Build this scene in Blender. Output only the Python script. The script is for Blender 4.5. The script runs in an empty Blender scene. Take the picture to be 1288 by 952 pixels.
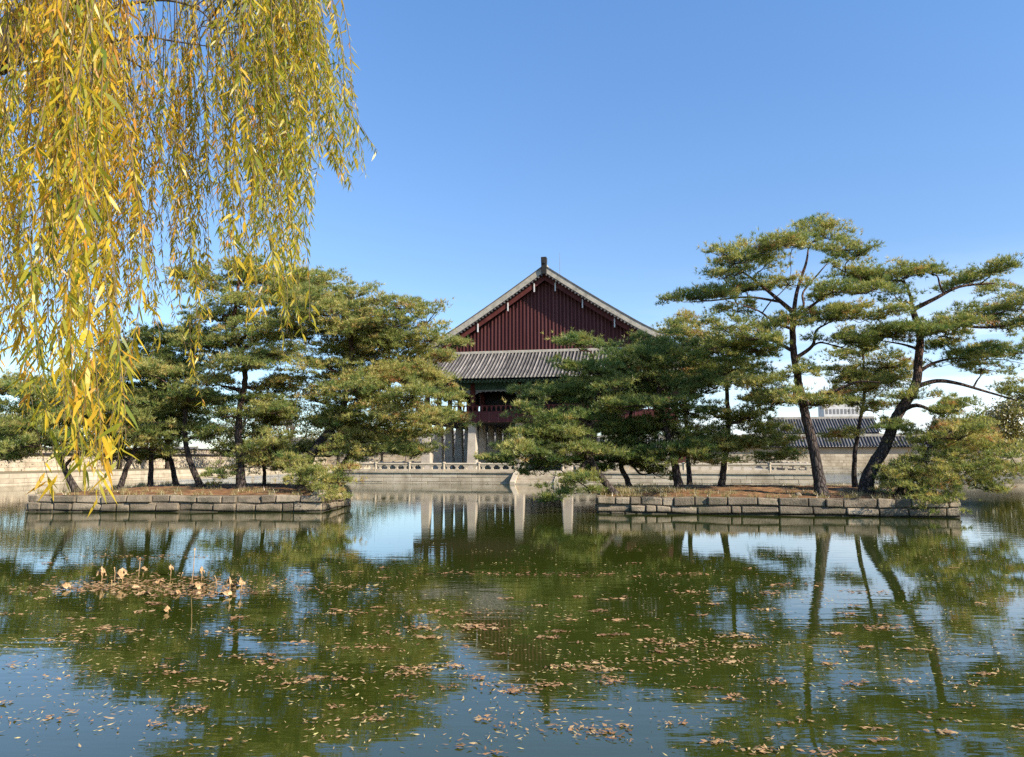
import bpy, math, random
import numpy as np
R = math.radians
C = bpy.context.scene.collection
S = bpy.context.scene

# ------------------------------------------------------------------ camera
FPX, CX, CY = 950.0, 634.0, 476.0          # focal length and principal point in photo pixels
CAM_H, PITCH = 2.7, math.atan(100 / 950)
cam_d = bpy.data.cameras.new('camera')
cam = bpy.data.objects.new('camera', cam_d); C.objects.link(cam)
cam.location = (0, 0, CAM_H); cam.rotation_euler = (math.pi / 2 + PITCH, 0, 0)
cam_d.sensor_fit = 'HORIZONTAL'; cam_d.sensor_width = 36; cam_d.lens = 36 * FPX / 1288
cam_d.shift_x = 10 / 1288; cam_d.clip_start = 0.1; cam_d.clip_end = 8000
S.camera = cam

# ------------------------------------------------------------------ light
SUN_AZ, SUN_EL = R(124), R(33)             # clockwise from +Y
w = bpy.data.worlds.new('World'); S.world = w; w.use_nodes = True
nt = w.node_tree; nt.nodes.clear()
def wn(t, **k):
    n = nt.nodes.new(t)
    for a, b in k.items(): setattr(n, a, b)
    return n
sky = wn('ShaderNodeTexSky', sky_type='NISHITA', sun_disc=False, sun_elevation=SUN_EL, sun_rotation=SUN_AZ,
         altitude=50, air_density=1.0, dust_density=0.25, ozone_density=3.5)
tc = wn('ShaderNodeTexCoord'); sep = wn('ShaderNodeSeparateXYZ'); nt.links.new(tc.outputs['Generated'], sep.inputs[0])
mp = wn('ShaderNodeMapping'); mp.inputs['Scale'].default_value = (2.2, 2.2, 13); mp.inputs['Rotation'].default_value = (0.05, 0.12, 0)
nt.links.new(tc.outputs['Generated'], mp.inputs[0])
no = wn('ShaderNodeTexNoise'); no.inputs['Scale'].default_value = 2.0; no.inputs['Detail'].default_value = 6; no.inputs['Roughness'].default_value = .55
nt.links.new(mp.outputs[0], no.inputs['Vector'])
def wmr(src, a, b, c, d):
    m = wn('ShaderNodeMapRange', interpolation_type='SMOOTHSTEP')
    for i, v in enumerate((a, b, c, d)): m.inputs[i + 1].default_value = v
    nt.links.new(src, m.inputs[0]); return m.outputs[0]
def wmul(a, b):
    m = wn('ShaderNodeMath', operation='MULTIPLY'); nt.links.new(a, m.inputs[0]); nt.links.new(b, m.inputs[1]); return m.outputs[0]
cl = wmr(no.outputs['Fac'], .36, .62, .25, 1)
low = wmr(sep.outputs['Z'], .02, .26, .75, 0)           # thin cloud bank low over the horizon
side = wmr(sep.outputs['X'], -.1, .5, .12, 1)
fac = wmul(wmul(cl, low), side)
mx = wn('ShaderNodeMixRGB'); mx.inputs['Color2'].default_value = (8.2, 8.6, 9.2, 1)
nt.links.new(fac, mx.inputs['Fac']); tint = wn('ShaderNodeMixRGB', blend_type='MULTIPLY'); tint.inputs['Fac'].default_value = 1; 
tr_ = wn('ShaderNodeValToRGB'); tr_.color_ramp.elements[0].position = .25; tr_.color_ramp.elements[0].color = (.49, .53, .57, 1)
tr_.color_ramp.elements[1].position = .55; tr_.color_ramp.elements[1].color = (.485, .62, .71, 1); nt.links.new(sep.outputs['Z'], tr_.inputs[0])
dbl = wn('ShaderNodeMixRGB', blend_type='ADD'); dbl.inputs['Fac'].default_value = 1
nt.links.new(tr_.outputs[0], dbl.inputs['Color1']); nt.links.new(tr_.outputs[0], dbl.inputs['Color2']); nt.links.new(dbl.outputs[0], tint.inputs['Color2'])
nt.links.new(sky.outputs[0], tint.inputs['Color1']); nt.links.new(tint.outputs[0], mx.inputs['Color1'])
bg = wn('ShaderNodeBackground'); bg.inputs['Strength'].default_value = 0.11
wo = wn('ShaderNodeOutputWorld')
nt.links.new(mx.outputs[0], bg.inputs[0]); nt.links.new(bg.outputs[0], wo.inputs[0])

sd = bpy.data.lights.new('sun', 'SUN'); sd.energy = 5.0; sd.angle = R(.5); sd.color = (1, .9, .76)
sun = bpy.data.objects.new('sun', sd); C.objects.link(sun)
sun.rotation_euler = (math.pi / 2 - SUN_EL, 0, math.pi - SUN_AZ)
sun.location = (60, -40, 60)
S.view_settings.view_transform = 'Standard'; S.view_settings.look = 'None'
S.view_settings.exposure = 0.8; S.view_settings.gamma = 1; S.view_settings.use_curve_mapping = False
S.cycles.use_denoising = False
S.cycles.caustics_reflective = False; S.cycles.caustics_refractive = False; S.cycles.sample_clamp_indirect = 4
S.cycles.adaptive_threshold = .006
S.cycles.max_bounces = 8; S.cycles.transparent_max_bounces = 4

# ------------------------------------------------------------------ placing
def P(px, py, Y):
    """world point at depth Y seen at a photo pixel"""
    u, v = (px - CX) / FPX, (CY - py) / FPX
    y = math.cos(PITCH) - v * math.sin(PITCH); z = math.sin(PITCH) + v * math.cos(PITCH)
    return np.array((u * Y / y, Y, CAM_H + z * Y / y))
YAW = R(12)                                  # the palace grid is turned 12 degrees to the camera
def W(r, d, z=0):
    return np.array((r * math.cos(YAW) + d * math.sin(YAW), -r * math.sin(YAW) + d * math.cos(YAW), z))

# ------------------------------------------------------------------ materials
def mat(name):
    m = bpy.data.materials.new(name); m.use_nodes = True
    t = m.node_tree; b = t.nodes['Principled BSDF']
    return m, t, b
def node(t, ty, ins=None, **k):
    n = t.nodes.new(ty)
    for a, b in k.items(): setattr(n, a, b)
    for a, b in (ins or {}).items():
        if hasattr(b, 'is_linked') or isinstance(b, bpy.types.NodeSocket): t.links.new(b, n.inputs[a])
        else: n.inputs[a].default_value = b
    return n
def ramp(t, src, stops):
    n = t.nodes.new('ShaderNodeValToRGB'); e = n.color_ramp.elements
    while len(e) < len(stops): e.new(0.5)
    for x, (p, c) in zip(e, stops): x.position = p; x.color = (*c, 1)
    t.links.new(src, n.inputs[0]); return n.outputs[0]
def surf_mat(name, cols, scale=1.0, rough=.8, bump=.3, bscale=None, tone=0.0, stretch=(1, 1, 1), stain=None, spec=.3):
    """noise-coloured solid surface; tone: how much the per-piece attribute shifts the colour"""
    m, t, b = mat(name)
    co = node(t, 'ShaderNodeTexCoord'); mpn = node(t, 'ShaderNodeMapping', {0: co.outputs['Object'], 'Scale': stretch})
    n1 = node(t, 'ShaderNodeTexNoise', {'Vector': mpn.outputs[0], 'Scale': scale, 'Detail': 8, 'Roughness': .62})
    f = n1.outputs['Fac']
    f = node(t, 'ShaderNodeMapRange', {0: f, 1: .28, 2: .72}).outputs[0]
    if tone:
        at = node(t, 'ShaderNodeAttribute', attribute_name='tone')
        a = node(t, 'ShaderNodeMath', {0: at.outputs['Fac'], 1: tone}, operation='MULTIPLY')
        f = node(t, 'ShaderNodeMath', {0: f, 1: 1 - tone}, operation='MULTIPLY').outputs[0]
        f = node(t, 'ShaderNodeMath', {0: f, 1: a.outputs[0]}, operation='ADD').outputs[0]
    k = len(cols); col = ramp(t, f, [(i / (k - 1), c) for i, c in enumerate(cols)])
    if stain:
        n3 = node(t, 'ShaderNodeTexNoise', {'Vector': co.outputs['Object'], 'Scale': scale * .35, 'Detail': 10, 'Roughness': .7})
        sf = node(t, 'ShaderNodeMapRange', {0: n3.outputs['Fac'], 1: .5, 2: .66, 4: .8}).outputs[0]
        col = node(t, 'ShaderNodeMixRGB', {0: sf, 1: col, 2: (*stain, 1)}).outputs[0]
    t.links.new(col, b.inputs['Base Color'])
    b.inputs['Roughness'].default_value = rough; b.inputs['Specular IOR Level'].default_value = spec
    n2 = node(t, 'ShaderNodeTexNoise', {'Vector': mpn.outputs[0], 'Scale': bscale or scale * 5, 'Detail': 6})
    bp = node(t, 'ShaderNodeBump', {'Strength': bump, 'Distance': .05, 'Height': n2.outputs['Fac']})
    t.links.new(bp.outputs[0], b.inputs['Normal'])
    return m
def leaf_mat(name, stops, trans=.35, tcol=1.25, rough=.6, gloss=.06):
    m, t, b = mat(name); t.nodes.remove(b)
    at = node(t, 'ShaderNodeAttribute', attribute_name='tone')
    col = ramp(t, at.outputs['Fac'], stops)
    d = node(t, 'ShaderNodeBsdfDiffuse', {0: col})
    tm = node(t, 'ShaderNodeMixRGB', {0: 1.0, 1: col, 2: (tcol, tcol, tcol * .7, 1)}, blend_type='MULTIPLY')
    tr = node(t, 'ShaderNodeBsdfTranslucent', {0: tm.outputs[0]})
    x = node(t, 'ShaderNodeMixShader', {0: trans, 1: d.outputs[0], 2: tr.outputs[0]})
    g = node(t, 'ShaderNodeBsdfGlossy', {0: (1, 1, 1, 1), 'Roughness': .38})
    x2 = node(t, 'ShaderNodeMixShader', {0: gloss, 1: x.outputs[0], 2: g.outputs[0]})
    t.links.new(x2.outputs[0], t.nodes['Material Output'].inputs[0])
    return m
M = {}
M['stone'] = surf_mat('weathered_granite', [(.10, .078, .052), (.24, .19, .13), (.47, .38, .265)], 1.6, .85, .6, 14, .5, stain=(.07, .065, .05))
M['pale_stone'] = surf_mat('pale_granite', [(.31, .25, .17), (.48, .40, .285), (.60, .52, .39)], 1.2, .85, .3, 12, .45, stain=(.24, .19, .125))
M['column_stone'] = surf_mat('column_granite', [(.31, .265, .205), (.42, .365, .29), (.5, .44, .36)], .9, .85, .25, 10)
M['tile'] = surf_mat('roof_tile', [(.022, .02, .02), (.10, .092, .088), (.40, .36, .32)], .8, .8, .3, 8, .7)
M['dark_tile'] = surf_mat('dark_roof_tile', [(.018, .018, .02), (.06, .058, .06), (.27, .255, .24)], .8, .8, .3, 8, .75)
M['verge'] = surf_mat('lime_verge', [(.24, .22, .18), (.40, .36, .29), (.50, .45, .37)], 1.5, .9, .4, 10, .0)
M['red'] = surf_mat('red_painted_wood', [(.03, .006, .006), (.075, .016, .015), (.16, .06, .055)], .8, .7, .15, 8, .7, (1, 1, .15))
M['red_dark'] = surf_mat('red_brown_wood', [(.06, .014, .012), (.10, .022, .018), (.14, .04, .03)], 1, .7, .2, 8)
M['green'] = surf_mat('green_painted_wood', [(.012, .035, .03), (.03, .07, .058), (.06, .11, .09)], 2, .7, .1, 8)
M['rafter'] = surf_mat('pale_green_rafters', [(.04, .085, .07), (.07, .13, .105), (.12, .2, .16)], 2, .7, .1, 8)
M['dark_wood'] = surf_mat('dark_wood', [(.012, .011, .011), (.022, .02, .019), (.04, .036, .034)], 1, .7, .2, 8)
M['plaster'] = surf_mat('tan_plaster', [(.30, .24, .17), (.42, .34, .25), (.5, .42, .31)], .4, .9, .3, 6, .3, stain=(.33, .28, .2))
M['white'] = surf_mat('white_wall', [(.5, .49, .46), (.62, .6, .57), (.7, .69, .66)], .5, .9, .1, 6)
M['iron'] = surf_mat('grey_iron', [(.16, .16, .16), (.25, .25, .25)], 3, .5, .1)
M['lawn'] = surf_mat('dry_lawn', [(.17, .13, .06), (.26, .2, .1), (.30, .25, .14)], .35, .95, .5, 8)
M['litter'] = surf_mat('pine_needle_litter', [(.06, .035, .018), (.22, .105, .042), (.36, .215, .10)], 2.2, .95, .6, 18, 0, stain=(.08, .07, .03))

def tide(m):
    t = m.node_tree; b = t.nodes['Principled BSDF']; src = b.inputs['Base Color'].links[0].from_socket
    g = node(t, 'ShaderNodeNewGeometry'); sp = node(t, 'ShaderNodeSeparateXYZ', {0: g.outputs['Position']})
    n = node(t, 'ShaderNodeTexNoise', {'Vector': g.outputs['Position'], 'Scale': 1.7, 'Detail': 6})
    a = node(t, 'ShaderNodeMath', {0: n.outputs['Fac'], 1: -.34, 2: 0.0}, operation='MULTIPLY_ADD')
    z = node(t, 'ShaderNodeMath', {0: sp.outputs['Z'], 1: a.outputs[0]}, operation='ADD')
    f = node(t, 'ShaderNodeMapRange', {0: z.outputs[0], 1: -.1, 2: .06, 3: .8, 4: 0}).outputs[0]
    n2 = node(t, 'ShaderNodeTexNoise', {'Vector': g.outputs['Position'], 'Scale': .9, 'Detail': 9, 'Roughness': .7})
    f2 = node(t, 'ShaderNodeMapRange', {0: n2.outputs['Fac'], 1: .54, 2: .66, 3: 0, 4: .6}).outputs[0]
    c0 = node(t, 'ShaderNodeMixRGB', {0: f2, 1: src, 2: (.075, .08, .035, 1)})
    c = node(t, 'ShaderNodeMixRGB', {0: f, 1: c0.outputs[0], 2: (.03, .028, .016, 1)})
    t.links.new(c.outputs[0], b.inputs['Base Color'])
tide(M['stone'])
def bark():
    m, t, b = mat('pine_bark')
    co = node(t, 'ShaderNodeTexCoord')
    mpn = node(t, 'ShaderNodeMapping', {0: co.outputs['Object'], 'Scale': (5, 5, 1.6)})
    v = node(t, 'ShaderNodeTexVoronoi', {'Vector': mpn.outputs[0], 'Scale': 1.6}, feature='DISTANCE_TO_EDGE')
    n = node(t, 'ShaderNodeTexNoise', {'Vector': mpn.outputs[0], 'Scale': 2, 'Detail': 8})
    pl = node(t, 'ShaderNodeMapRange', {0: v.outputs['Distance'], 1: 0, 2: .18}).outputs[0]
    c1 = ramp(t, n.outputs['Fac'], [(.3, (.045, .035, .03)), (.7, (.12, .095, .08))])
    c2 = ramp(t, n.outputs['Fac'], [(.3, (.12, .05, .03)), (.7, (.26, .125, .075))])
    at = node(t, 'ShaderNodeAttribute', attribute_name='tone')
    c = node(t, 'ShaderNodeMixRGB', {0: at.outputs['Fac'], 1: c1, 2: c2})
    c = node(t, 'ShaderNodeMixRGB', {0: pl, 1: (.025, .02, .018, 1), 2: c.outputs[0]})
    t.links.new(c.outputs[0], b.inputs['Base Color']); b.inputs['Roughness'].default_value = .9
    b.inputs['Specular IOR Level'].default_value = .2
    bp = node(t, 'ShaderNodeBump', {'Strength': .8, 'Distance': .06, 'Height': pl})
    t.links.new(bp.outputs[0], b.inputs['Normal'])
    return m
M['bark'] = bark()
M['grey_bark'] = surf_mat('willow_bark', [(.03, .025, .02), (.07, .055, .042), (.12, .095, .07)], 3, .9, .6, 12, 0, (1, 1, .3))
M['twig'] = surf_mat('yellow_twig', [(.11, .075, .03), (.2, .14, .06)], 5, .7, .1)
M['bare_bark'] = surf_mat('bare_twigs', [(.12, .085, .07), (.2, .15, .12)], 2, .9, .2)
M['pine'] = leaf_mat('pine_needles', [(0, (.10, .17, .05)), (.5, (.29, .305, .085)), (.84, (.58, .49, .17)), (1, (.42, .22, .09))], .33, gloss=.02)
M['willow'] = leaf_mat('willow_leaves', [(0, (.12, .18, .025)), (.35, (.34, .33, .035)), (.7, (.68, .48, .035)), (1, (.54, .25, .03))], .5, 1.3, gloss=.02)
M['broad'] = leaf_mat('dull_broad_leaves', [(0, (.05, .07, .02)), (.5, (.12, .12, .03)), (1, (.28, .2, .04))], .3)
M['float'] = leaf_mat('fallen_leaves', [(0, (.16, .08, .04)), (.35, (.40, .23, .11)), (.7, (.56, .41, .2)), (1, (.66, .58, .22))], .2, gloss=.03)
M['lotus'] = surf_mat('dry_lotus_leaf', [(.15, .075, .03), (.42, .26, .12), (.58, .45, .25)], 11, .8, .3, 20)
M['grass'] = leaf_mat('dry_grass', [(0, (.2, .17, .06)), (.5, (.36, .28, .11)), (1, (.45, .37, .18))], .3)

def water():
    m, t, b = mat('pond_water')
    co = node(t, 'ShaderNodeTexCoord')
    n0 = node(t, 'ShaderNodeTexNoise', {'Vector': co.outputs['Object'], 'Scale': .12, 'Detail': 3})
    col = ramp(t, n0.outputs['Fac'], [(.3, (.026, .036, .004)), (.7, (.036, .045, .006))])
    t.links.new(col, b.inputs['Base Color'])
    b.inputs['Roughness'].default_value = .015; b.inputs['IOR'].default_value = 1.72
    m1 = node(t, 'ShaderNodeMapping', {0: co.outputs['Object'], 'Scale': (.55, 2.2, 1), 'Rotation': (0, 0, .12)})
    a = node(t, 'ShaderNodeTexNoise', {'Vector': m1.outputs[0], 'Scale': 1.5, 'Detail': 3, 'Roughness': .5})
    m2 = node(t, 'ShaderNodeMapping', {0: co.outputs['Object'], 'Scale': (.8, 2.5, 1), 'Rotation': (0, 0, -.25)})
    c = node(t, 'ShaderNodeTexNoise', {'Vector': m2.outputs[0], 'Scale': 5, 'Detail': 2})
    s = node(t, 'ShaderNodeMath', {0: c.outputs['Fac'], 1: .10}, operation='MULTIPLY')
    h = node(t, 'ShaderNodeMath', {0: a.outputs['Fac'], 1: s.outputs[0]}, operation='ADD')
    n3 = node(t, 'ShaderNodeTexNoise', {'Vector': co.outputs['Object'], 'Scale': .09, 'Detail': 2})
    st = node(t, 'ShaderNodeMapRange', {0: n3.outputs['Fac'], 1: .35, 2: .65, 3: .25, 4: 1.0})
    h2 = node(t, 'ShaderNodeMath', {0: h.outputs[0], 1: st.outputs[0]}, operation='MULTIPLY')
    sp_ = node(t, 'ShaderNodeSeparateXYZ', {0: co.outputs['Object']})
    far = node(t, 'ShaderNodeMapRange', {0: sp_.outputs['Y'], 1: 78, 2: 112, 3: 1, 4: 45})   # breeze on the open far water
    h3 = node(t, 'ShaderNodeMath', {0: h2.outputs[0], 1: far.outputs[0]}, operation='MULTIPLY')
    bp = node(t, 'ShaderNodeBump', {'Strength': 1.0, 'Distance': .0045, 'Height': h3.outputs[0]})
    t.links.new(bp.outputs[0], b.inputs['Normal'])
    return m
M['water'] = water()

# ------------------------------------------------------------------ mesh helpers
def link_mesh(name, V, F, m, parent=None, tone=None, smooth=False, loc=None, rot=None):
    """V (n,3), F list of (k,m) int arrays or one; optional per-vertex tone"""
    V = np.asarray(V, dtype=np.float32)
    Fs = F if isinstance(F, list) else [F]
    Fs = [np.asarray(f, dtype=np.int32) for f in Fs if len(f)]
    me = bpy.data.meshes.new(name)
    me.vertices.add(len(V)); me.vertices.foreach_set('co', V.ravel())
    loops = np.concatenate([f.ravel() for f in Fs]); sizes = np.concatenate([np.full(len(f), f.shape[1], np.int32) for f in Fs])
    starts = np.concatenate([[0], np.cumsum(sizes)[:-1]]).astype(np.int32)
    me.loops.add(len(loops)); me.loops.foreach_set('vertex_index', loops)
    me.polygons.add(len(sizes)); me.polygons.foreach_set('loop_start', starts); me.polygons.foreach_set('loop_total', sizes)
    me.update(calc_edges=True)
    me.polygons.foreach_set('use_smooth', np.full(len(sizes), smooth, dtype=bool))
    if tone is not None:
        at = me.attributes.new('tone', 'FLOAT', 'POINT'); at.data.foreach_set('value', np.asarray(tone, dtype=np.float32))
    me.materials.append(m)
    o = bpy.data.objects.new(name, me); C.objects.link(o)
    if parent: o.parent = parent
    if loc is not None: o.location = loc
    if rot is not None: o.rotation_euler = rot
    return o
def tag(o, label, cat, group=None):
    o['label'] = label; o['category'] = cat
    if group: o['group'] = group
    return o
def kind(o, k): o['kind'] = k; return o
def thing(name, label, cat, loc=(0, 0, 0), rz=0, group=None):
    o = bpy.data.objects.new(name, None); C.objects.link(o); o.empty_display_size = .3
    o.location = loc; o.rotation_euler = (0, 0, rz)
    return tag(o, label, cat, group)

class MB:
    def __init__(s): s.v = []; s.q = []; s.t = []; s.tone = []; s.n = 0
    def add(s, V, Q=(), T=(), tone=.5):
        V = np.asarray(V, float); 
        if len(Q): s.q.append(np.asarray(Q, int) + s.n)
        if len(T): s.t.append(np.asarray(T, int) + s.n)
        s.v.append(V); s.tone.append(np.broadcast_to(np.asarray(tone, float), (len(V),))); s.n += len(V)
    BQ = [(0, 3, 2, 1), (4, 5, 6, 7), (0, 1, 5, 4), (1, 2, 6, 5), (2, 3, 7, 6), (3, 0, 4, 7)]
    def box(s, x0, x1, y0, y1, z0, z1, tone=.5):
        s.add([(x0, y0, z0), (x1, y0, z0), (x1, y1, z0), (x0, y1, z0), (x0, y0, z1), (x1, y0, z1), (x1, y1, z1), (x0, y1, z1)], s.BQ, tone=tone)
    def hexa(s, V, tone=.5): s.add(V, s.BQ, tone=tone)
    def tube(s, pts, rad, n=8, cap=True, tone=.5):
        V, Q = tube(pts, rad, n); s.add(V, Q, tone=np.repeat(np.broadcast_to(tone, (len(pts),)), n))
        if cap:
            k = len(pts); T = [(0, i + 1, i) for i in range(1, n - 1)] + [((k - 1) * n, (k - 1) * n + i, (k - 1) * n + i + 1) for i in range(1, n - 1)]
            s.t.append(np.asarray(T, int) + s.n - len(V))
    def lathe(s, prof, c=(0, 0), n=12, tone=.5):
        s.tube([(c[0], c[1], z) for r, z in prof], [r for r, z in prof], n, True, tone)
    def grid(s, G, tone=.5):
        a, b = G.shape[:2]; i = np.arange(a - 1)[:, None] * b + np.arange(b - 1)[None]
        Q = np.stack([i, i + b, i + b + 1, i + 1], -1).reshape(-1, 4)
        s.add(G.reshape(-1, 3), Q, tone=(tone if np.isscalar(tone) else np.asarray(tone).ravel()))
    def prism(s, poly, y0, y1, tone=.5):
        """polygon in x,z pushed from y0 to y1 (fan: convex only)"""
        n = len(poly); V = [(x, y0, z) for x, z in poly] + [(x, y1, z) for x, z in poly]
        Q = [(i, (i + 1) % n, n + (i + 1) % n, n + i) for i in range(n)]
        T = [(0, i, i + 1) for i in range(1, n - 1)] + [(n, n + i + 1, n + i) for i in range(1, n - 1)]
        s.add(V, Q, T, tone)
    def build(s, name, m, parent=None, smooth=False, loc=None, rot=None, bevel=0):
        o = link_mesh(name, np.concatenate(s.v), [np.concatenate(x) for x in (s.q, s.t) if x], m, parent, np.concatenate(s.tone), smooth, loc, rot)
        if bevel:
            b = o.modifiers.new('bevel', 'BEVEL'); b.width = bevel; b.segments = 2; b.limit_method = 'ANGLE'
        return o
def tube(pts, rad, n=8):
    P_ = np.asarray(pts, float); k = len(P_); rad = np.broadcast_to(np.asarray(rad, float), (k,))
    T = np.gradient(P_, axis=0); T /= np.linalg.norm(T, axis=1)[:, None] + 1e-9
    ref = np.array((1., 0, 0)) if abs(T[:, 0]).mean() < .7 else np.array((0, 1., 0))
    A = np.cross(T, ref); A /= np.linalg.norm(A, axis=1)[:, None] + 1e-9
    B = np.cross(T, A)
    an = np.arange(n) / n * 2 * math.pi
    V = P_[:, None] + rad[:, None, None] * (A[:, None] * np.cos(an)[None, :, None] + B[:, None] * np.sin(an)[None, :, None])
    i = np.arange(k - 1)[:, None] * n; j = np.arange(n)[None]; j2 = (j + 1) % n
    Q = np.stack([i + j, i + j2, i + n + j2, i + n + j], -1).reshape(-1, 4)
    return V.reshape(-1, 3), Q
def smooth_path(pts, m=6):
    """Catmull-Rom through pts"""
    p = np.asarray(pts, float); p = np.vstack([2 * p[0] - p[1], p, 2 * p[-1] - p[-2]]); out = []
    for i in range(1, len(p) - 2):
        for t in np.arange(m) / m:
            a, b, c, d = p[i - 1:i + 3]
            out.append(.5 * (2 * b + (c - a) * t + (2 * a - 5 * b + 4 * c - d) * t * t + (3 * b - a - 3 * c + d) * t ** 3))
    out.append(p[-2]); return np.array(out)

def stone_wall(mb, a, b, z0, z1, courses, blen, thick, rnd, rough=.03, gap=.015, und=0.0):
    """courses of separate jittered blocks from a to b (2-D), outer face on the right hand of a->b"""
    a, b = np.array(a, float), np.array(b, float); L = np.linalg.norm(b - a); t = (b - a) / L; n = np.array((t[1], -t[0]))
    hs = np.array([rnd.uniform(.8, 1.2) for _ in range(courses)]); hs = hs / hs.sum() * (z1 - z0); z = z0
    for h in hs:
        x = 0
        while x < L - .05:
            l = min(rnd.uniform(.45, 1.6) * blen, L - x)
            if L - x - l < blen * .35: l = L - x
            o = rnd.uniform(0, rough); tn = rnd.random(); g = gap
            def pt(s, k, zz):
                q = a + t * s + n * k; return (q[0], q[1], zz + und * (math.sin(s * .9 + zz * 3) + .6 * math.sin(s * 2.3 + zz * 5)))
            j = lambda q=rough * .35: rnd.uniform(-q, q); jz = rough * .3; zl = rnd.uniform(-jz, jz); zr = rnd.uniform(-jz, jz)
            f = [pt(x + g, o + j(), z + g + j(.01)), pt(x + l - g, o + j(), z + g + j(.01)), pt(x + l - g, -thick, z + g), pt(x + g, -thick, z + g),
                 pt(x + g, o - .02 + j(), z + h - g + min(zl, .01)), pt(x + l - g, o - .02 + j(), z + h - g + min(zr, .01)), pt(x + l - g, -thick, z + h - g), pt(x + g, -thick, z + h - g)]
            mb.hexa(f, tone=tn); x += l
        z += h
    k = .05
    c = [np.append(q, zz) for zz in (z0 - .6, z1 - .02) for q in (a - n * k, b - n * k, b - n * thick, a - n * thick)]
    mb.hexa([tuple(q) for q in c], tone=0)

# ------------------------------------------------------------------ setting: ground, water, banks
RN, RS, DW, DE = -64.5, 64.5, 3.0, 152.0       # pond rectangle in the palace grid
B = 4000
mb = MB()
def gquad(r0, r1, d0, d1, z=1.1):
    mb.add([W(r0, d0, z), W(r1, d0, z), W(r1, d1, z), W(r0, d1, z)], [(0, 1, 2, 3)])
gquad(-B, B, -B, DW - .35); gquad(-B, B, DE + .35, B); gquad(-B, RN - .35, DW - .35, DE + .35); gquad(RS + .35, B, DW - .35, DE + .35)
kind(mb.build('ground', M['lawn']), 'structure')
mb = MB(); mb.add([W(RN - .5, DW - .5), W(RS + .5, DW - .5), W(RS + .5, DE + .5), W(RN - .5, DE + .5)], [(0, 1, 2, 3)])
kind(mb.build('water', M['water']), 'structure')
rnd = random.Random(5)
for a, b, lab in ((W(RN, DW), W(RN, DE), 'stone embankment along the left shore of the pond'), (W(RN, DE), W(RS, DE), 'low stone embankment along the far shore behind the pavilion'),
                  (W(RS, DW), W(RN, DW), 'stone edge of the pond at the near shore under the willow')):
    mb = MB(); stone_wall(mb, a[:2], b[:2], -.3, 1.12, 3, 1.8, .5, rnd)
    tag(mb.build('stone_embankment', M['pale_stone']), lab, 'embankment')

# ------------------------------------------------------------------ tiled roofs
def tile_sheet(mb, fn, u0, u1, period, nt=8, k=8, rib=.16):
    """fn(u, t)->(x,y,z); ribs run along t"""
    n = max(2, int(round((u1 - u0) / period))); U = np.linspace(u0, u1, n * k + 1); ph = (np.arange(n * k + 1) / k) % 1
    h = np.where(ph < .5, np.sin(ph / .5 * math.pi) ** .6 * rib, -np.sin((ph - .5) / .5 * math.pi) * rib * .7)
    T = np.linspace(0, 1, nt + 1); G = np.array([[fn(u, t) for t in T] for u in U], float)
    G[:, :, 2] += h[:, None]
    rn = np.random.RandomState(int(abs(u0 * 31)) % 1000)
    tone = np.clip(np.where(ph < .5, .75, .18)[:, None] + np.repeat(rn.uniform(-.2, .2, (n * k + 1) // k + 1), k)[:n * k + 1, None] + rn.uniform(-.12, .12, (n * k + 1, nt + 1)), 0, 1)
    mb.grid(G, tone)
def gable_roof(parent, x0, x1, y0, y1, ze, zr, period=.45, nt=3, ridge=.45, name='roof'):
    ym = (y0 + y1) / 2
    mb = MB()
    def f(sgn, ye):
        def g(u, t):
            c = 1 - t; return (u, ym + (ye - ym) * c, ze + (zr - ze) * (t * .85 + t * t * .15) + .25 * c * (abs(2 * (u - x0) / (x1 - x0) - 1)) ** 6)
        return g
    tile_sheet(mb, f(1, y0), x0, x1, period, nt); tile_sheet(mb, f(-1, y1), x0, x1, period, nt)
    mb.box(x0, x1, y0 + .15, ym, ze - .3, ze - .08, .1); mb.box(x0, x1, ym, y1 - .15, ze - .3, ze - .08, .1)
    rf = mb.build(name, M['dark_tile'], parent, True)
    m2 = MB(); m2.box(x0 - .1, x1 + .1, ym - .2, ym + .2, zr - .1, zr + ridge, .9); m2.build('ridge', M['verge'], rf)
    for x in (x0 + .25, x1 - .45):
        m3 = MB(); m3.prism([(y0 + .5, ze - .05), (y1 - .5, ze - .05), (ym, zr - .1)], x, x + .2)
        V = np.concatenate(m3.v)[:, [1, 0, 2]]
        link_mesh('gable_end', V, [np.concatenate(m3.q), np.concatenate(m3.t)], M['plaster'], rf, np.full(len(V), .5))
    return rf
ROT = -YAW
def house(name, label, cat, r0, r1, d0, d1, z0, ze, zr, wallmat, period=.45, over=1.0, base=None, group=None):
    root = thing(name, label, cat, W((r0 + r1) / 2, d0, z0), ROT, group)
    hw, dp = (r1 - r0) / 2, d1 - d0
    mb = MB(); mb.box(-hw, hw, 0, dp, 0, ze - z0 - .1); mb.build('wall', M[wallmat], root)
    if base:
        mb = MB(); stone_wall(mb, (-hw, -.06), (hw, -.06), 0, base, max(2, int(base / .5)), 1.4, .05, random.Random(int(r0)), .02); mb.build('stone_base', M['pale_stone'], root)
    gable_roof(root, -hw - over * .6, hw + over * .6, -over, dp + over, ze - z0, zr - z0, period)
    return root
wl = house('palace_wall', 'long tan palace wall with dark tiled coping beyond the far shore', 'wall', -95, 120, 166, 170, 1.1, 5.1, 7.2, 'plaster', .62, .9, 2.4)
lw = house('palace_wall', 'low tan wall with tiled coping behind the left shore trees', 'wall', -82, -78, 40, 190, 1.1, 3.4, 4.2, 'plaster', .5, .6, None)
mb = MB(); stone_wall(mb, (2.06, 0), (2.06, 150), 0, 2.1, 4, 1.5, .05, random.Random(8), .03); mb.build('stone_face', M['pale_stone'], lw)
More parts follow.
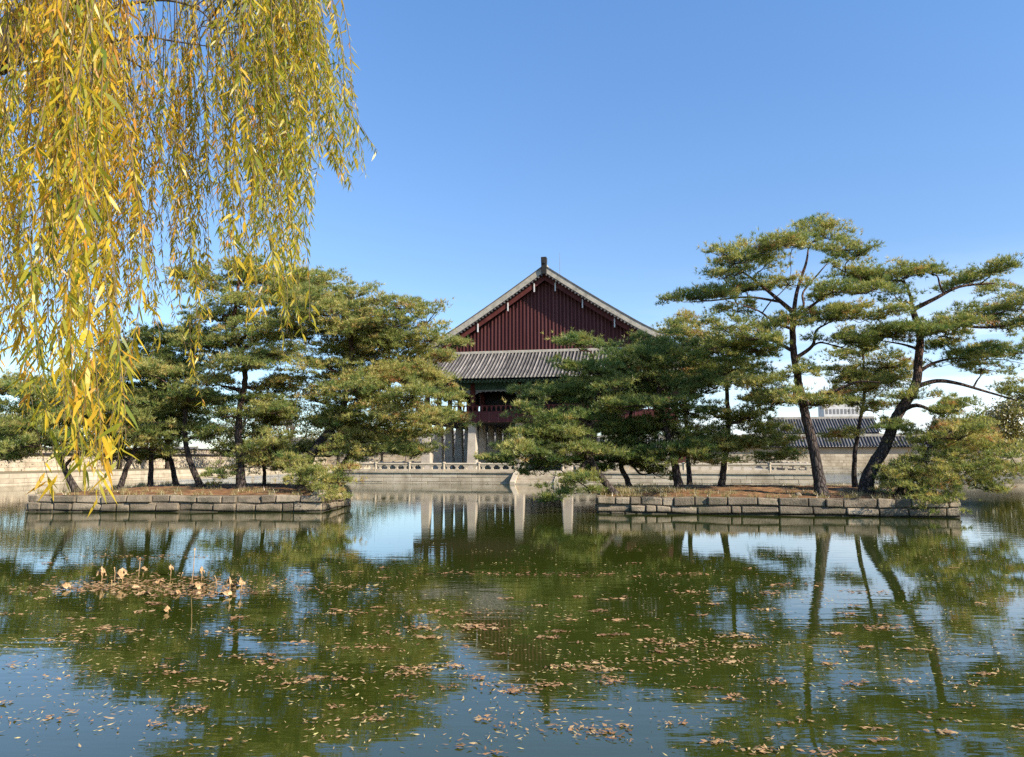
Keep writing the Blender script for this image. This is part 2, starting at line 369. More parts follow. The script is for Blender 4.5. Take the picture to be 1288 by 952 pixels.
h1 = house('palace_hall', 'grey tiled hall roof rising above the far wall right of the pavilion', 'building', 25, 47, 186, 196, 1.1, 8.3, 12.0, 'white', .6, 1.4)
h2 = house('palace_hall', 'dark roofed hall behind the thin pine and the leaning pine', 'building', 62, 74, 188, 198, 1.1, 7.5, 11.5, 'plaster', .6, 1.4)
h3 = house('palace_hall', 'dark hall roof with tan gable near the right edge', 'building', 84, 102, 184, 194, 1.1, 7.6, 10.8, 'plaster', .6, 1.4)
house('palace_hall', 'grey tiled gallery roof seen under the left pines', 'building', -70, -30, 176, 184, 1.1, 6.2, 9.0, 'white', .6, 1.2)
# far white office block
mb = MB(); mb.box(-7, 7, 0, 12, 0, 25)
ob = thing('office_block', 'distant white office block above the far wall', 'building', W(71, 330, 1.1), ROT)
mb.build('wall', M['white'], ob)
for k in range(9):
    for fl in range(6):
        m2 = MB(); m2.box(-6.4 + k * 1.44, -5.5 + k * 1.44, -.06, .3, 2 + fl * 3.5, 4 + fl * 3.5)
        if k == 0 and fl == 0: w0 = m2.build('window', M['iron'], ob)
        else:
            w1 = w0.copy(); C.objects.link(w1); w1.parent = ob; w1.location = (k * 1.44, 0, fl * 3.5)
# red gate in the far wall
gt = thing('palace_gate', 'red wooden gate in the far wall seen under the dark pines', 'gate', W(2.3, 164.6, 1.1), ROT)
mb = MB(); mb.box(-2.6, 2.6, -.3, .6, 0, 2.9); mb.build('gate_frame', M['red_dark'], gt)
for s in (-1, 1):
    mb = MB(); mb.box(s * 1.2 - 1.1, s * 1.2 + 1.1, -.36, -.28, .15, 2.6); mb.build('door', M['red'], gt)

# ------------------------------------------------------------------ pavilion terrace
TZ = 1.08
TR0, TR1, TD0, TD1 = -36.0, 14.7, 80.0, 130.0
tr = thing('stone_terrace', 'pale stone terrace standing in the pond under the pavilion', 'terrace', W((TR0 + TR1) / 2, TD0, 0), ROT)
hw, dp = (TR1 - TR0) / 2, TD1 - TD0
rnd = random.Random(11)
mb = MB()
stone_wall(mb, (-hw, 0), (hw, 0), -.3, TZ, 3, 1.9, .6, rnd, .03)
stone_wall(mb, (hw, 0), (hw, dp), -.3, TZ, 3, 1.9, .6, rnd, .03)
stone_wall(mb, (-hw, dp), (-hw, 0), -.3, TZ, 3, 1.9, .6, rnd, .03)
mb.build('retaining_wall', M['pale_stone'], tr, bevel=.02)
mb = MB(); mb.box(-hw - .12, hw + .12, -.12, dp, TZ, TZ + .14); mb.build('paving', M['pale_stone'], tr)
# balustrades
def balustrade(label, a, b):
    a, b = np.array(a, float), np.array(b, float); L = np.linalg.norm(b - a); ang = math.atan2(b[1] - a[1], b[0] - a[0])
    root = thing('stone_balustrade', label, 'balustrade', W(a[0], a[1], TZ + .14), ROT + ang, 'balustrades round the terrace')
    mb = MB(); mb.box(0, L, -.14, .14, 0, .26); mb.build('base_slab', M['pale_stone'], root, bevel=.02)
    mb = MB(); mb.tube([(0, 0, .82), (L, 0, .82)], .13, 8); mb.build('rail', M['pale_stone'], root)
    n = max(1, round(L / 4.2)); st = L / n; po = su = None
    for i in range(n + 1):
        if po is None:
            m1 = MB(); m1.lathe([(.17, 0), (.17, .86), (.2, .9), (.2, 1.0), (.1, 1.05), (.02, 1.07)], n=8); po = m1.build('post', M['pale_stone'], root)
        else:
            p = po.copy(); C.objects.link(p); p.parent = root; p.location = (i * st, 0, 0)
        if i < n:
            for f in (.125, .375, .625, .875):
                if su is None:
                    m1 = MB(); m1.hexa([(-.16, -.1, .26), (.16, -.1, .26), (.16, .1, .26), (-.16, .1, .26), (-.09, -.09, .45), (.09, -.09, .45), (.09, .09, .45), (-.09, .09, .45)])
                    m1.hexa([(-.09, -.09, .45), (.09, -.09, .45), (.09, .09, .45), (-.09, .09, .45), (-.34, -.1, .7), (.34, -.1, .7), (.34, .1, .7), (-.34, .1, .7)])
                    su = m1.build('support', M['pale_stone'], root); su.location = (f * st, 0, 0)
                else:
                    q = su.copy(); C.objects.link(q); q.parent = root; q.location = ((i + f) * st, 0, 0)
ST0, ST1 = -15.6, -11.0      # stair gap
balustrade('carved stone balustrade on the front terrace edge left of the steps', (TR0 + .3, TD0 + .3), (ST0 - .3, TD0 + .3))
balustrade('carved stone balustrade on the front terrace edge right of the steps', (ST1 + .3, TD0 + .3), (TR1 - .3, TD0 + .3))
balustrade('carved stone balustrade running back along the right terrace edge', (TR1 - .3, TD0 + .3), (TR1 - .3, TD1 - 1))
balustrade('carved stone balustrade running back along the left terrace edge', (TR0 + .3, TD0 + .3), (TR0 + .3, TD1 - 1))
# water steps
sp = thing('stone_steps', 'stone steps leading down from the terrace to the water', 'steps', W((ST0 + ST1) / 2, TD0, 0), ROT)
mb = MB(); sw = (ST1 - ST0) / 2
for i in range(5): mb.box(-sw + .3, sw - .3, -2.4 + i * .45, -2.4 + (i + 1) * .45 - .003, -.3, .12 + i * .24, .3 + .4 * (i % 2))
mb.build('treads', M['pale_stone'], sp, bevel=.015)
mb = MB()
for s in (-1, 1): mb.add([(s * sw - .28, -2.5, -.3), (s * sw + .28, -2.5, -.3), (s * sw + .28, -.14, -.3), (s * sw - .28, -.14, -.3),
                          (s * sw - .28, -2.5, .25), (s * sw + .28, -2.5, .25), (s * sw + .28, -.14, 1.3), (s * sw - .28, -.14, 1.3)], MB.BQ)
mb.build('side_stones', M['pale_stone'], sp, bevel=.02)

# ------------------------------------------------------------------ pavilion
BASE = TZ + .14
pv = thing('royal_pavilion', 'large red gabled pavilion with tiled roof on stone columns across the pond', 'pavilion', W(-14, 88, BASE), ROT)
BX, BY = 5.7, 4.914
ZF = 6.9 - BASE                             # underside of the upper floor
def part_copies(proto, parent, locs):
    for i, l in enumerate(locs):
        if i == 0: proto.location = l
        else:
            p = proto.copy(); C.objects.link(p); p.parent = parent; p.location = l
outer = [(i, j) for i in range(6) for j in range(8) if i in (0, 5) or j in (0, 7)]
inner = [(i, j) for i in range(6) for j in range(8) if not (i in (0, 5) or j in (0, 7))]
cp = lambda i, j, z=0: (-14.25 + i * BX, j * BY, z)
mb = MB(); mb.hexa([(-.6, -.6, 0), (.6, -.6, 0), (.6, .6, 0), (-.6, .6, 0), (-.43, -.43, ZF), (.43, -.43, ZF), (.43, .43, ZF), (-.43, .43, ZF)])
part_copies(mb.build('stone_column', M['column_stone'], pv, bevel=.04), pv, [cp(*k) for k in outer])
mb = MB(); mb.lathe([(.55, 0), (.42, ZF)], n=14)
part_copies(mb.build('stone_column', M['column_stone'], pv, True), pv, [cp(*k) for k in inner])
# upper floor
FX0, FX1, FY0, FY1 = -15.35, 15.35, -1.1, 34.4 + 1.1
mb = MB(); mb.box(FX0 + .1, FX1 - .1, FY0 + .1, FY1 - .1, ZF + .003, ZF + .55)
for i in range(7):
    pass
mb.build('floor', M['dark_wood'], pv)
RZ = ZF + .15
def panel_band(name, z0, z1, m, out, step, inset, mm):
    mb = MB()
    for (x0, y0, x1, y1) in ((FX0, FY0, FX1, FY0), (FX1, FY0, FX1, FY1), (FX0, FY1, FX1, FY1), (FX0, FY0, FX0, FY1)):
        hx = x0 == x1
        L = (y1 - y0) if hx else (x1 - x0); n = round(L / step)
        e = .05 + out
        if hx: mb.box(x0 - e, x0 + e, y0 - e, y1 + e, z0, z1)
        else: mb.box(x0 + e, x1 - e, y0 - e, y0 + e, z0, z1)
        for k in range(n + 1):
            q = k * L / n
            if hx: mb.box(x0 - e - inset, x0 + e + inset, y0 + q - .07, y0 + q + .07, z0 + .003, z1 - .003, .8)
            else: mb.box(x0 + q - .07, x0 + q + .07, y0 - e - inset, y0 + e + inset, z0 + .003, z1 - .003, .8)
    return mb.build(name, m, pv)
panel_band('floor_fascia', ZF + .02, ZF + 1.22, M['red'], .03, 1.14, .05, None)
# railing above the fascia
rl = MB()
for (x0, y0, x1, y1) in ((FX0, FY0, FX1, FY0), (FX1, FY0, FX1, FY1), (FX0, FY1, FX1, FY1), (FX0, FY0, FX0, FY1)):
    hx = x0 == x1; L = (y1 - y0) if hx else (x1 - x0)
    for z in (1.27, 1.95): rl.tube([(x0, y0, ZF + z), (x1, y1, ZF + z)], .06 if z < 1.5 else .075, 6)
    n = round(L / .57)
    for k in range(n):
        q = (k + .5) * L / n; p = (x0, y0 + q) if hx else (x0 + q, y0)
        rl.hexa([(p[0] + a * c, p[1] + b * c, ZF + z) for z, c in ((1.28, .05), (1.93, .13)) for a, b in ((-1, -1), (1, -1), (1, 1), (-1, 1))])
rl.build('railing', M['red_dark'], pv)
ZC = ZF + .55; ZE = 11.9 - BASE            # wooden columns stand on the floor
mb = MB(); mb.lathe([(.33, ZC), (.31, ZE + .6)], n=12)
part_copies(mb.build('wooden_column', M['red_dark'], pv, True), pv, [cp(*k) for k in outer])
mb = MB(); mb.lathe([(.33, ZC), (.31, ZE + 1.4)], n=10)
part_copies(mb.build('wooden_column', M['red_dark'], pv, True), pv, [cp(*k) for k in inner])
# lintels, brackets and valances round the outer column line
def ring(mb, off, th, z0, z1, x=14.25, y0=0, y1=34.4):
    mb.box(-x - off - th, x + off + th, y0 - off - th, y0 - off + th, z0, z1); mb.box(-x - off - th, x + off + th, y1 + off - th, y1 + off + th, z0, z1)
    mb.box(-x - off - th, -x - off + th, y0 - off + th, y1 + off - th, z0, z1); mb.box(x + off - th, x + off + th, y0 - off + th, y1 + off - th, z0, z1)
mb = MB(); ring(mb, 0, .17, ZE - 1.05, ZE - .25); mb.build('lintel', M['green'], pv)
mb = MB(); ring(mb, .12, .28, ZE - .22, ZE + .05); ring(mb, .5, .14, ZE + .12, ZE + .4); mb.build('eave_beam', M['green'], pv)
mb = MB()
for j in range(60):
    x = -14.25 + j * 28.5 / 59
    for y, s in ((0, -1), (34.4, 1)): mb.hexa([(x - .1, y, ZE - .24), (x + .1, y, ZE - .24), (x + .1, y + s * .35, ZE - .24), (x - .1, y + s * .35, ZE - .24), (x - .1, y, ZE + .2), (x + .1, y, ZE + .2), (x + .1, y + s * .9, ZE + .2), (x - .1, y + s * .9, ZE + .2)])
mb.build('brackets', M['green'], pv)
# hanging valance frames of each bay on the front, pale wavy edge
def valance(bx0, bx1, y):
    n = 24; top = ZE - 1.05; V = []
    for k in range(n + 1):
        x = bx0 + (bx1 - bx0) * k / n; e = abs(2 * k / n - 1)
        V.append((x, y, top)); V.append((x, y, top - .22 - .35 * e ** 5 - .06 * math.cos(k * 2.1)))
    m1 = MB(); m1.add(V + [(a, b + .12, c) for a, b, c in V], [(2 * k, 2 * k + 1, 2 * k + 3, 2 * k + 2) for k in range(n)] + [(2 * n + 2 + 2 * k, 2 * n + 4 + 2 * k, 2 * n + 5 + 2 * k, 2 * n + 3 + 2 * k) for k in range(n)] + [(2 * k + 1, 2 * n + 3 + 2 * k, 2 * n + 5 + 2 * k, 2 * k + 3) for k in range(n)])
    return m1
for i in range(5): valance(-14.25 + i * BX + .33, -14.25 + (i + 1) * BX - .33, -.06).build('valance', M['white'] if False else M['iron'], pv)
# inner chamber: dark lattice doors hung between the inner columns
x0, x1, y0, y1 = -14.25 + BX, 14.25 - BX, BY, 34.4 - BY
for ya in (y0 + .34, y1 - .42):
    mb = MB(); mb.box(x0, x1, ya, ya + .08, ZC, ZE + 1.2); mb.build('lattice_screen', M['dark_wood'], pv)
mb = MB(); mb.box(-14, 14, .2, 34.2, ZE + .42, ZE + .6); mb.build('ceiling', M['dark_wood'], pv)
# lower roof: end skirts (hip) and long slopes
ER, ED0, ED1 = 18.4, -4.0, 38.4             # eave half-width and eave lines (local y)
GY, GH = 2.9, 13.6                          # gable plane (local y) and half-width of its foot
ZG = 15.7 - BASE; ZT = 25.35 - BASE
def eave_lift(f): return 1.15 * abs(f) ** 5
def skirt(sgn, ye, yg):
    def f(u, t):
        lim = min(1.0, (ER - abs(u)) / (ER - GH)); s = t * lim
        return (u, ye + (yg - ye) * s, ZE + (ZG - ZE) * (.82 * s + .18 * s * s) + eave_lift(u / ER) * (1 - s) ** 1.5)
    return f
for ye, yg in ((ED0, GY), (ED1, 34.4 - GY)):
    rf = MB(); tile_sheet(rf, skirt(1, ye, yg), -ER, ER, .43, 8); rf.build('skirt_roof', M['tile'], pv, True)
def main_z(x): x = abs(x); return ZT - .70 * x + .0035 * x * x
YC = 17.2
def slope(s):
    def f(u, t):
        a = abs(u); hy = 20.2 - 0; 
        # u along the ridge (y), t from eave to ridge; outside the gable the slope is cut by the hip
        lim = 1.0 if YC - a >= 0 and a <= YC - GY + 1.4 else max(0.0, (YC - ED0 - a) / (YC - ED0 - (YC - GY + 1.4)) * (ER - GH) / ER)
        q = t * lim; x = ER * (1 - q)
        z = main_z(x) if x < GH else main_z(GH) + (ZE - main_z(GH)) * (x - GH) / (ER - GH) + .0
        z += eave_lift(u / (YC - ED0)) * max(0, 1 - q * ER / (ER - GH)) ** 1.5
        return (s * x, YC + u, z)
    return f
rf = MB()
for s in (-1, 1): tile_sheet(rf, slope(s), -(YC - ED0), YC - ED0, .43, 14)
mr = rf.build('main_roof', M['tile'], pv, True)
# undersides
mb = MB()
for ye, yw in ((ED0, 1.0), (ED1, 33.4)):
    G = np.array([[(u, ye + (yw - ye) * t + (.06 if ye < 0 else -.06) * (1 - t), ZE - .22 + t * 1.2 + eave_lift(u / ER) * (1 - t)) for t in np.linspace(0, 1, 4)] for u in np.linspace(-ER, ER, 41)]); mb.grid(G)
for s in (-1, 1):
    G = np.array([[(s * (ER - .06 - 4.8 * t), YC + u, ZE - .22 + t * 1.2 + eave_lift(u / (YC - ED0)) * (1 - t)) for t in np.linspace(0, 1, 4)] for u in np.linspace(-(YC - ED0), YC - ED0, 41)]); mb.grid(G)
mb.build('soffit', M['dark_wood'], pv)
mb = MB()
for k in range(84):
    u = -ER + .25 + k * (2 * ER - .5) / 83; l = eave_lift(u / ER)
    for ye, s in ((ED0, 1), (ED1, -1)):
        mb.tube([(u, ye + s * .25, ZE - .3 + l), (u * .985, ye + s * 4, ZE + .55 + l * .1)], .085, 6)
        mb.tube([(u + .2, ye + s * .7, ZE - .42 + l), (u * .985 + .2, ye + s * 4.2, ZE + .35 + l * .1)], .1, 6)
mb.build('rafters', M['rafter'], pv)
# end tile faces along the front eave: small discs under each rib
mb = MB(); n = int(round(2 * ER / .43)); st = 2 * ER / n
for k in range(n):
    u = -ER + (k + .25) * st; z = ZE + eave_lift(u / ER)
    mb.tube([(u, ED0 - .05, z + .02), (u, ED0 + .15, z + .04)], .11, 8, tone=.9)
mb.build('eave_tile_ends', M['verge'], pv, False)
# lime ridge along the top of the skirt, hip ridges
mb = MB(); mb.box(-GH + .3, GH - .3, GY - .28, GY - .02, ZG - .12, ZG + .22); mb.build('skirt_ridge', M['verge'], pv, bevel=.04)
hips = MB()
for s in (-1, 1):
    for ye, yg in ((ED0, GY), (ED1, 34.4 - GY)):
        pts = []
        for t in np.linspace(0, 1, 12):
            u = ER - (ER - GH + .2) * t; z = skirt(1, ye, yg)(u, 1)[2]
            pts.append((s * u, ye + (yg - ye) * (ER - u) / (ER - GH), z + .22 + (.25 * (1 - t) ** 3)))
        hips.tube(pts, .27, 6)
hips.build('hip_ridge', M['verge'], mr)
# gable wall with upright battens
gw = MB()
def gz(x): return main_z(x) - .75
xs = np.linspace(-GH, GH, 61)
for y0, y1, sg in ((GY, GY + .15, -1), (34.4 - GY - .15, 34.4 - GY, 1)):
    gw = MB()
    gw.hexa([(-GH, y0, ZG - .3), (GH, y0, ZG - .3), (GH, y1, ZG - .3), (-GH, y1, ZG - .3), (-GH, y0, ZG - .29), (GH, y0, ZG - .29), (GH, y1, ZG - .29), (-GH, y1, ZG - .29)])
    for a, b in zip(xs[:-1], xs[1:]):
        gw.hexa([(a, y0, ZG - .3), (b, y0, ZG - .3), (b, y1, ZG - .3), (a, y1, ZG - .3), (a, y0, gz(a)), (b, y0, gz(b)), (b, y1, gz(b)), (a, y1, gz(a))], tone=rnd.uniform(.2, .6))
    for x in xs:
        ya, yb = (y0 - .13, y0 + .02) if sg < 0 else (y1 - .02, y1 + .13)
        gw.hexa([(x - .085, ya, ZG), (x + .085, ya, ZG), (x + .085, yb, ZG), (x - .085, yb, ZG)] + [(x + q, y, gz(x) - .1) for q, y in ((-.085, ya), (.085, ya), (.085, yb), (-.085, yb))], tone=rnd.uniform(.6, 1))
    gw.build('gable_wall', M['red'], pv)
# rakes: red bargeboard, rafter ends, lime verge
OV = 1.5                                     # how far the verge stands out of the gable
RE = 14.5
def rake_strip(mb, dz0, dz1, y0, y1, x0=0.0, x1=RE, n=24, tone=.5):
    for s in (-1, 1):
        X = np.linspace(x0, x1, n + 1)
        lift = lambda x: .35 * max(0, (x - 11) / 3.5) ** 2
        for a, b in zip(X[:-1], X[1:]):
            za, zb = main_z(a) + lift(a), main_z(b) + lift(b); a_, b_ = s * a, s * b
            mb.hexa([(a_, y0, za + dz0), (b_, y0, zb + dz0), (b_, y1, zb + dz0), (a_, y1, za + dz0), (a_, y0, za + dz1), (b_, y0, zb + dz1), (b_, y1, zb + dz1), (a_, y1, za + dz1)], tone)
for yo, sg in ((GY, 1), (34.4 - GY, -1)):
    f = lambda a, b: (yo - sg * a, yo - sg * b) if sg > 0 else (yo - sg * b, yo - sg * a)
    mb = MB(); rake_strip(mb, -.02, .72, *f(OV, OV - .75)); vb = mb.build('verge_ridge', M['verge'], mr)
    mb = MB(); rake_strip(mb, .72, .86, *f(OV + .06, OV - .81)); mb.build('verge_cap', M['tile'], vb)
    mb = MB(); rake_strip(mb, -.95, -.2, *f(OV - .45, OV - .57), x1=RE - .6); mb.build('bargeboard', M['red_dark'], mr)
    mb = MB(); rake_strip(mb, -.2, -.08, *f(OV + .1, 0)); mb.build('verge_soffit', M['dark_wood'], mr)
    mb = MB()
    for s in (-1, 1):
        for k in range(36):
            x = .3 + k * (RE - .5) / 36; z = main_z(x)
            mb.tube([(s * x, yo - sg * (OV + .12), z - .22), (s * x, yo - sg * (OV - .4), z - .22)], .12, 6)
    mb.build('verge_tile_ends', M['tile'], mr)
for s in (-1, 1):
    for x in (1.3, 4.6, 8.4):
        mb = MB(); mb.box(s * x - .07, s * x + .07, GY - OV + .33, GY - OV + .42, main_z(x) - 1.5, main_z(x) - .45); mb.build('iron_strap', M['white'], mr)
for s in (-1, 1):                            # little guardian figure at the foot of each rake
    mb = MB(); z = main_z(RE) + .35
    mb.lathe([(.22, z + .7), (.26, z + .95), (.14, z + 1.1), (.17, z + 1.25), (.05, z + 1.4)], (s * (RE - .2), GY - OV + .38), 8); mb.build('roof_figure', M['tile'], mr)
# main ridge with end finials
mb = MB(); mb.box(-.32, .32, GY - OV + .1, 34.4 - GY + OV - .1, ZT - .1, ZT + 1.0); rd = mb.build('main_ridge', M['verge'], mr, bevel=.06)
for y in (GY - OV - .05, 34.4 - GY + OV + .05):
    mb = MB(); mb.add([(-.3, y - .2, ZT - .35), (.3, y - .2, ZT - .35), (.3, y + .3, ZT - .35), (-.3, y + .3, ZT - .35), (-.34, y - .35, ZT + 1.75), (.34, y - .35, ZT + 1.75), (.34, y + .5, ZT + 1.75), (-.34, y + .5, ZT + 1.75)], MB.BQ)
    mb.box(-.2, .2, y - .42, y - .3, ZT + .9, ZT + 1.35)
    mb.build('ridge_finial', M['dark_wood'], rd, bevel=.05)
mb = MB(); mb.tube([(0.1, 15, ZT + .9), (0.1, 15, ZT + 6.0)], [.05, .02], 6); mb.build('lightning_rod', M['iron'], pv)

# ------------------------------------------------------------------ islands
ISL = []
def island(poly, label_wall, seed, ground_name):
    ISL.append(poly)
    """poly: corners counter-clockwise seen from above"""
    rnd = random.Random(seed); mb = MB(); n = len(poly)
    for i in range(n):
        stone_wall(mb, poly[i], poly[(i + 1) % n], -.32, .84, 3 if False else 3, 1.0, .45, rnd, .16, .028, .035)
    o = mb.build('stone_wall', M['stone'], None, bevel=.045); tag(o, label_wall, 'wall')
    c = np.mean(np.array(poly), 0); A = []
    rings = 14; per = 30
    pl = np.array(poly, float); pts = []
    for i in range(n):
        for t in np.arange(per) / per: pts.append(pl[i] * (1 - t) + pl[(i + 1) % n] * t)
    pts = np.array(pts); m = len(pts); V = []; rn = np.random.RandomState(seed)
    for k in range(rings + 1):
        f = k / rings
        for p in pts:
            q = c + (p - c) * (1 - f) * .985
            z = .80 + .34 * (1 - (1 - f) ** 2.2) + (rn.uniform(-.03, .03) if k else 0) + .06 * math.sin(q[0] * 1.3) * math.sin(q[1] * 1.7) * min(1, f * 4)
            V.append((q[0], q[1], z))
    Q = [(k * m + i, k * m + (i + 1) % m, (k + 1) * m + (i + 1) % m, (k + 1) * m + i) for k in range(rings) for i in range(m)]
    kind(link_mesh(ground_name, V, np.array(Q), M['litter'], smooth=True), 'structure')
def wp(px, Y): return ((px - CX) / FPX * Y, Y)
island([wp(42, 38.6), wp(408, 38.4), (-8.9, 44.2), (-10.6, 50.5), (-23.8, 51.5)], 'low wall of dark weathered blocks edging the left pine island', 3, 'island_ground')
island([wp(750, 37.6), (13, 36.2), wp(1201, 34.7), (22.8, 43), (23.6, 47), (6.4, 50.2)], 'low wall of dark weathered blocks edging the right pine island', 4, 'island_ground')

# ------------------------------------------------------------------ pines
def needles(cen, dirs, n, ln, wd, rs, tone):
    N = len(cen); c = np.repeat(cen, n, 0); d = np.repeat(dirs, n, 0) + rs.normal(0, .62, (N * n, 3))
    d /= np.linalg.norm(d, axis=1)[:, None]
    L = rs.uniform(.75, 1.2, (N * n, 1)) * ln
    sdv = np.cross(d, rs.normal(0, 1, (N * n, 3))); sdv /= np.linalg.norm(sdv, axis=1)[:, None] + 1e-9
    b0 = c + d * L * .08 - sdv * wd / 2; b1 = c + d * L * .08 + sdv * wd / 2; tp = c + d * L
    V = np.stack([b0, b1, tp], 1).reshape(-1, 3)
    T = np.arange(N * n * 3).reshape(-1, 3)
    return V, T, np.repeat(tone, n * 3)
def pine(label, Y, trunk, pads, r0, seed, r1=.09, dens=1.0, tint=0.0, ln=.22, depth=None, red=.55, fill=.8, thick=1.12, limbs=(), group='pines on the islands', name='pine_tree'):
    rs = np.random.RandomState(seed)
    tp = np.array([P(x, y, Y) for x, y in trunk])
    tp[0, 2] = min(tp[0, 2], .8) if tp[0, 2] < 3 else tp[0, 2]
    tp[1:, 1] += np.cumsum(rs.normal(0, .12, len(tp) - 1))
    base = tp[0].copy()
    path = smooth_path(tp, 6); K = len(path); s = np.linspace(0, 1, K)
    path[1:] += rs.normal(0, .012, (K - 1, 3))
    rad = r0 + (r1 - r0) * s ** .8; rad *= 1 + .45 * np.exp(-s * 22)
    zt = path[:, 2].max()
    redf = lambda z: np.clip((z - base[2] - 2.0) / (max(zt - base[2], 3) * .75), 0, 1) * red
    tb = MB(); tb.tube(path, rad, 10, tone=redf(path[:, 2]))
    xs = np.array([p[0] for p in pads]); half = (xs.max() - xs.min()) / 2 * Y / FPX
    dsp = depth if depth is not None else min(3.2, max(.8, half * .5))
    pp = []
    for p in pads:
        dy = p[4] if len(p) > 4 else float(np.clip(rs.normal(0, dsp * .6), -dsp, dsp))
        c = P(p[0], p[1], Y + dy); k = (Y + dy) / FPX
        rx = p[2] * k; rz = p[3] * k * thick
        pp.append((c, rx, min(rx, 1.9) * rs.uniform(.8, 1.15), rz))
        if rs.uniform() < fill:
            c2 = c + np.array((rs.normal(0, .45) * rx, rs.choice((-1, 1)) * rs.uniform(.8, 1.6) * min(rx, 1.6), rs.normal(0, .3) * rz))
            pp.append((c2, rx * rs.uniform(.6, .95), min(rx, 1.7) * rs.uniform(.6, 1.), rz * rs.uniform(.7, 1)))
    # skeleton: every pad joins the nearest wood already grown
    nodes = [(q, -1, r) for q, r in zip(path[K // 3 if K > 8 else 0:], rad[K // 3 if K > 8 else 0:])]
    npos = [q for q, _, _ in nodes]; nrad = [r for _, _, r in nodes]
    for lp, lr in limbs:
        q = np.array([P(x, y, Y) for x, y in lp]); j = np.argmin(np.linalg.norm(np.array(npos) - q[0], axis=1)); q[0] = npos[j]
        q[1:, 1] += npos[j][1] - Y + np.cumsum(rs.normal(rs.normal(0, .25), .12, len(q) - 1)); q = smooth_path(q, 5); lr_ = np.linspace(lr, lr * .3, len(q)); tb.tube(q, lr_, 7, False, tone=redf(q[:, 2]))
        npos += list(q[2:]); nrad += list(lr_[2:])
    order = sorted(range(len(pp)), key=lambda i: min(np.linalg.norm(np.array(npos) - pp[i][0], axis=1)))
    for i in order:
        c, rx, ry, rz = pp[i]; tgt = c - np.array((0, 0, rz * .45))
        A = np.array(npos); dv = tgt - A; dist = np.linalg.norm(dv, axis=1)
        rise = dv[:, 2] / (dist + 1e-6)
        cost = dist * (1 + 1.1 * np.clip(-rise + .0, 0, 1) + .25 * np.clip(rise - .75, 0, 1)) + .25 * (np.array(nrad) < .04)
        j = int(np.argmin(cost)); a = A[j]; L = dist[j]
        if L < .15: continue
        ra = min(nrad[j] * .72, .05 + .028 * L + .02); rb = max(.018, ra * .35)
        up = np.array((0, 0, 1.0))
        m1 = a + (tgt - a) * .33 + up * L * rs.uniform(-.02, .13) + rs.normal(0, .07 * L, 3); m2 = a + (tgt - a) * .68 + up * L * rs.uniform(-.08, .08) + rs.normal(0, .06 * L, 3)
        pa = smooth_path([a, m1, m2, tgt], 4); ra_ = np.linspace(ra, rb, len(pa))
        tb.tube(pa, ra_, 6, False, tone=redf(pa[:, 2]))
        for q, r in zip(pa[3:], ra_[3:]): npos.append(q); nrad.append(r)
    # needles
    cen, dr, tn = [], [], []
    for c, rx, ry, rz in pp:
        area = math.pi * rx * ry; ns = max(5, int(area * 8.2 * dens))
        th = rs.uniform(0, 2 * math.pi, ns); ph = rs.uniform(0, 6.28, 3)
        edge = 1 + .26 * np.sin(3 * th + ph[0]) + .2 * np.sin(5 * th + ph[1]) + .13 * np.sin(9 * th + ph[2])
        rho = np.sqrt(rs.uniform(0, 1, ns)); x = rho * np.cos(th) * rx * edge; y = rho * np.sin(th) * ry * edge
        tlt = rs.normal(0, .13, 2); lump = .5 * np.sin(x * rs.uniform(2, 4) + ph[0]) * np.sin(y * rs.uniform(2, 4) + ph[1])
        z = rz * ((1 - rho ** 2) * rs.uniform(-.6, 1.0, ns) - .25 * rho + rs.normal(0, .3, ns) + lump) + tlt[0] * x + tlt[1] * y
        sub = c + np.stack([x, y, z], 1)
        for q in range(0, ns, 3):
            a = c - np.array((0, 0, rz * .4)); mid = (a + sub[q]) / 2 - np.array((0, 0, .06)); tb.tube([a, mid, sub[q]], [.022, .016, .008], 3, False, tone=.3)
        nt_ = 13; sr = rs.uniform(.15, .46, ns)
        off = rs.normal(0, 1, (ns, nt_, 3)) * np.array((.6, .6, .3)) * sr[:, None, None]; off[:, :, 2] = np.abs(off[:, :, 2])
        pos = (sub[:, None] + off).reshape(-1, 3)
        dd = off.reshape(-1, 3) / np.repeat(sr, nt_)[:, None] * .55 + np.array((0, 0, .75)) + (np.repeat(np.stack([x / rx, y / ry, z * 0], 1), nt_, 0)) * .45
        dd /= np.linalg.norm(dd, axis=1)[:, None] + 1e-9
        pt = rs.uniform(-.12, .12)
        t = np.clip(.45 + tint + pt + np.repeat(rs.normal(0, .16, ns) + .35 * (rs.uniform(0, 1, ns) < .03), nt_) + rs.normal(0, .12, ns * nt_), 0, 1)
        cen.append(pos); dr.append(dd); tn.append(t)
    V, T, tn = needles(np.concatenate(cen), np.concatenate(dr), 9, ln, .027, rs, np.concatenate(tn))
    root = thing(name, label, 'tree', base, 0, group)
    b = np.array(base)
    tb.v = [v - b for v in tb.v]; tb.build('trunk', M['bark'], root, True)
    link_mesh('crown', V - b, T, M['pine'], root, tn)
    return root

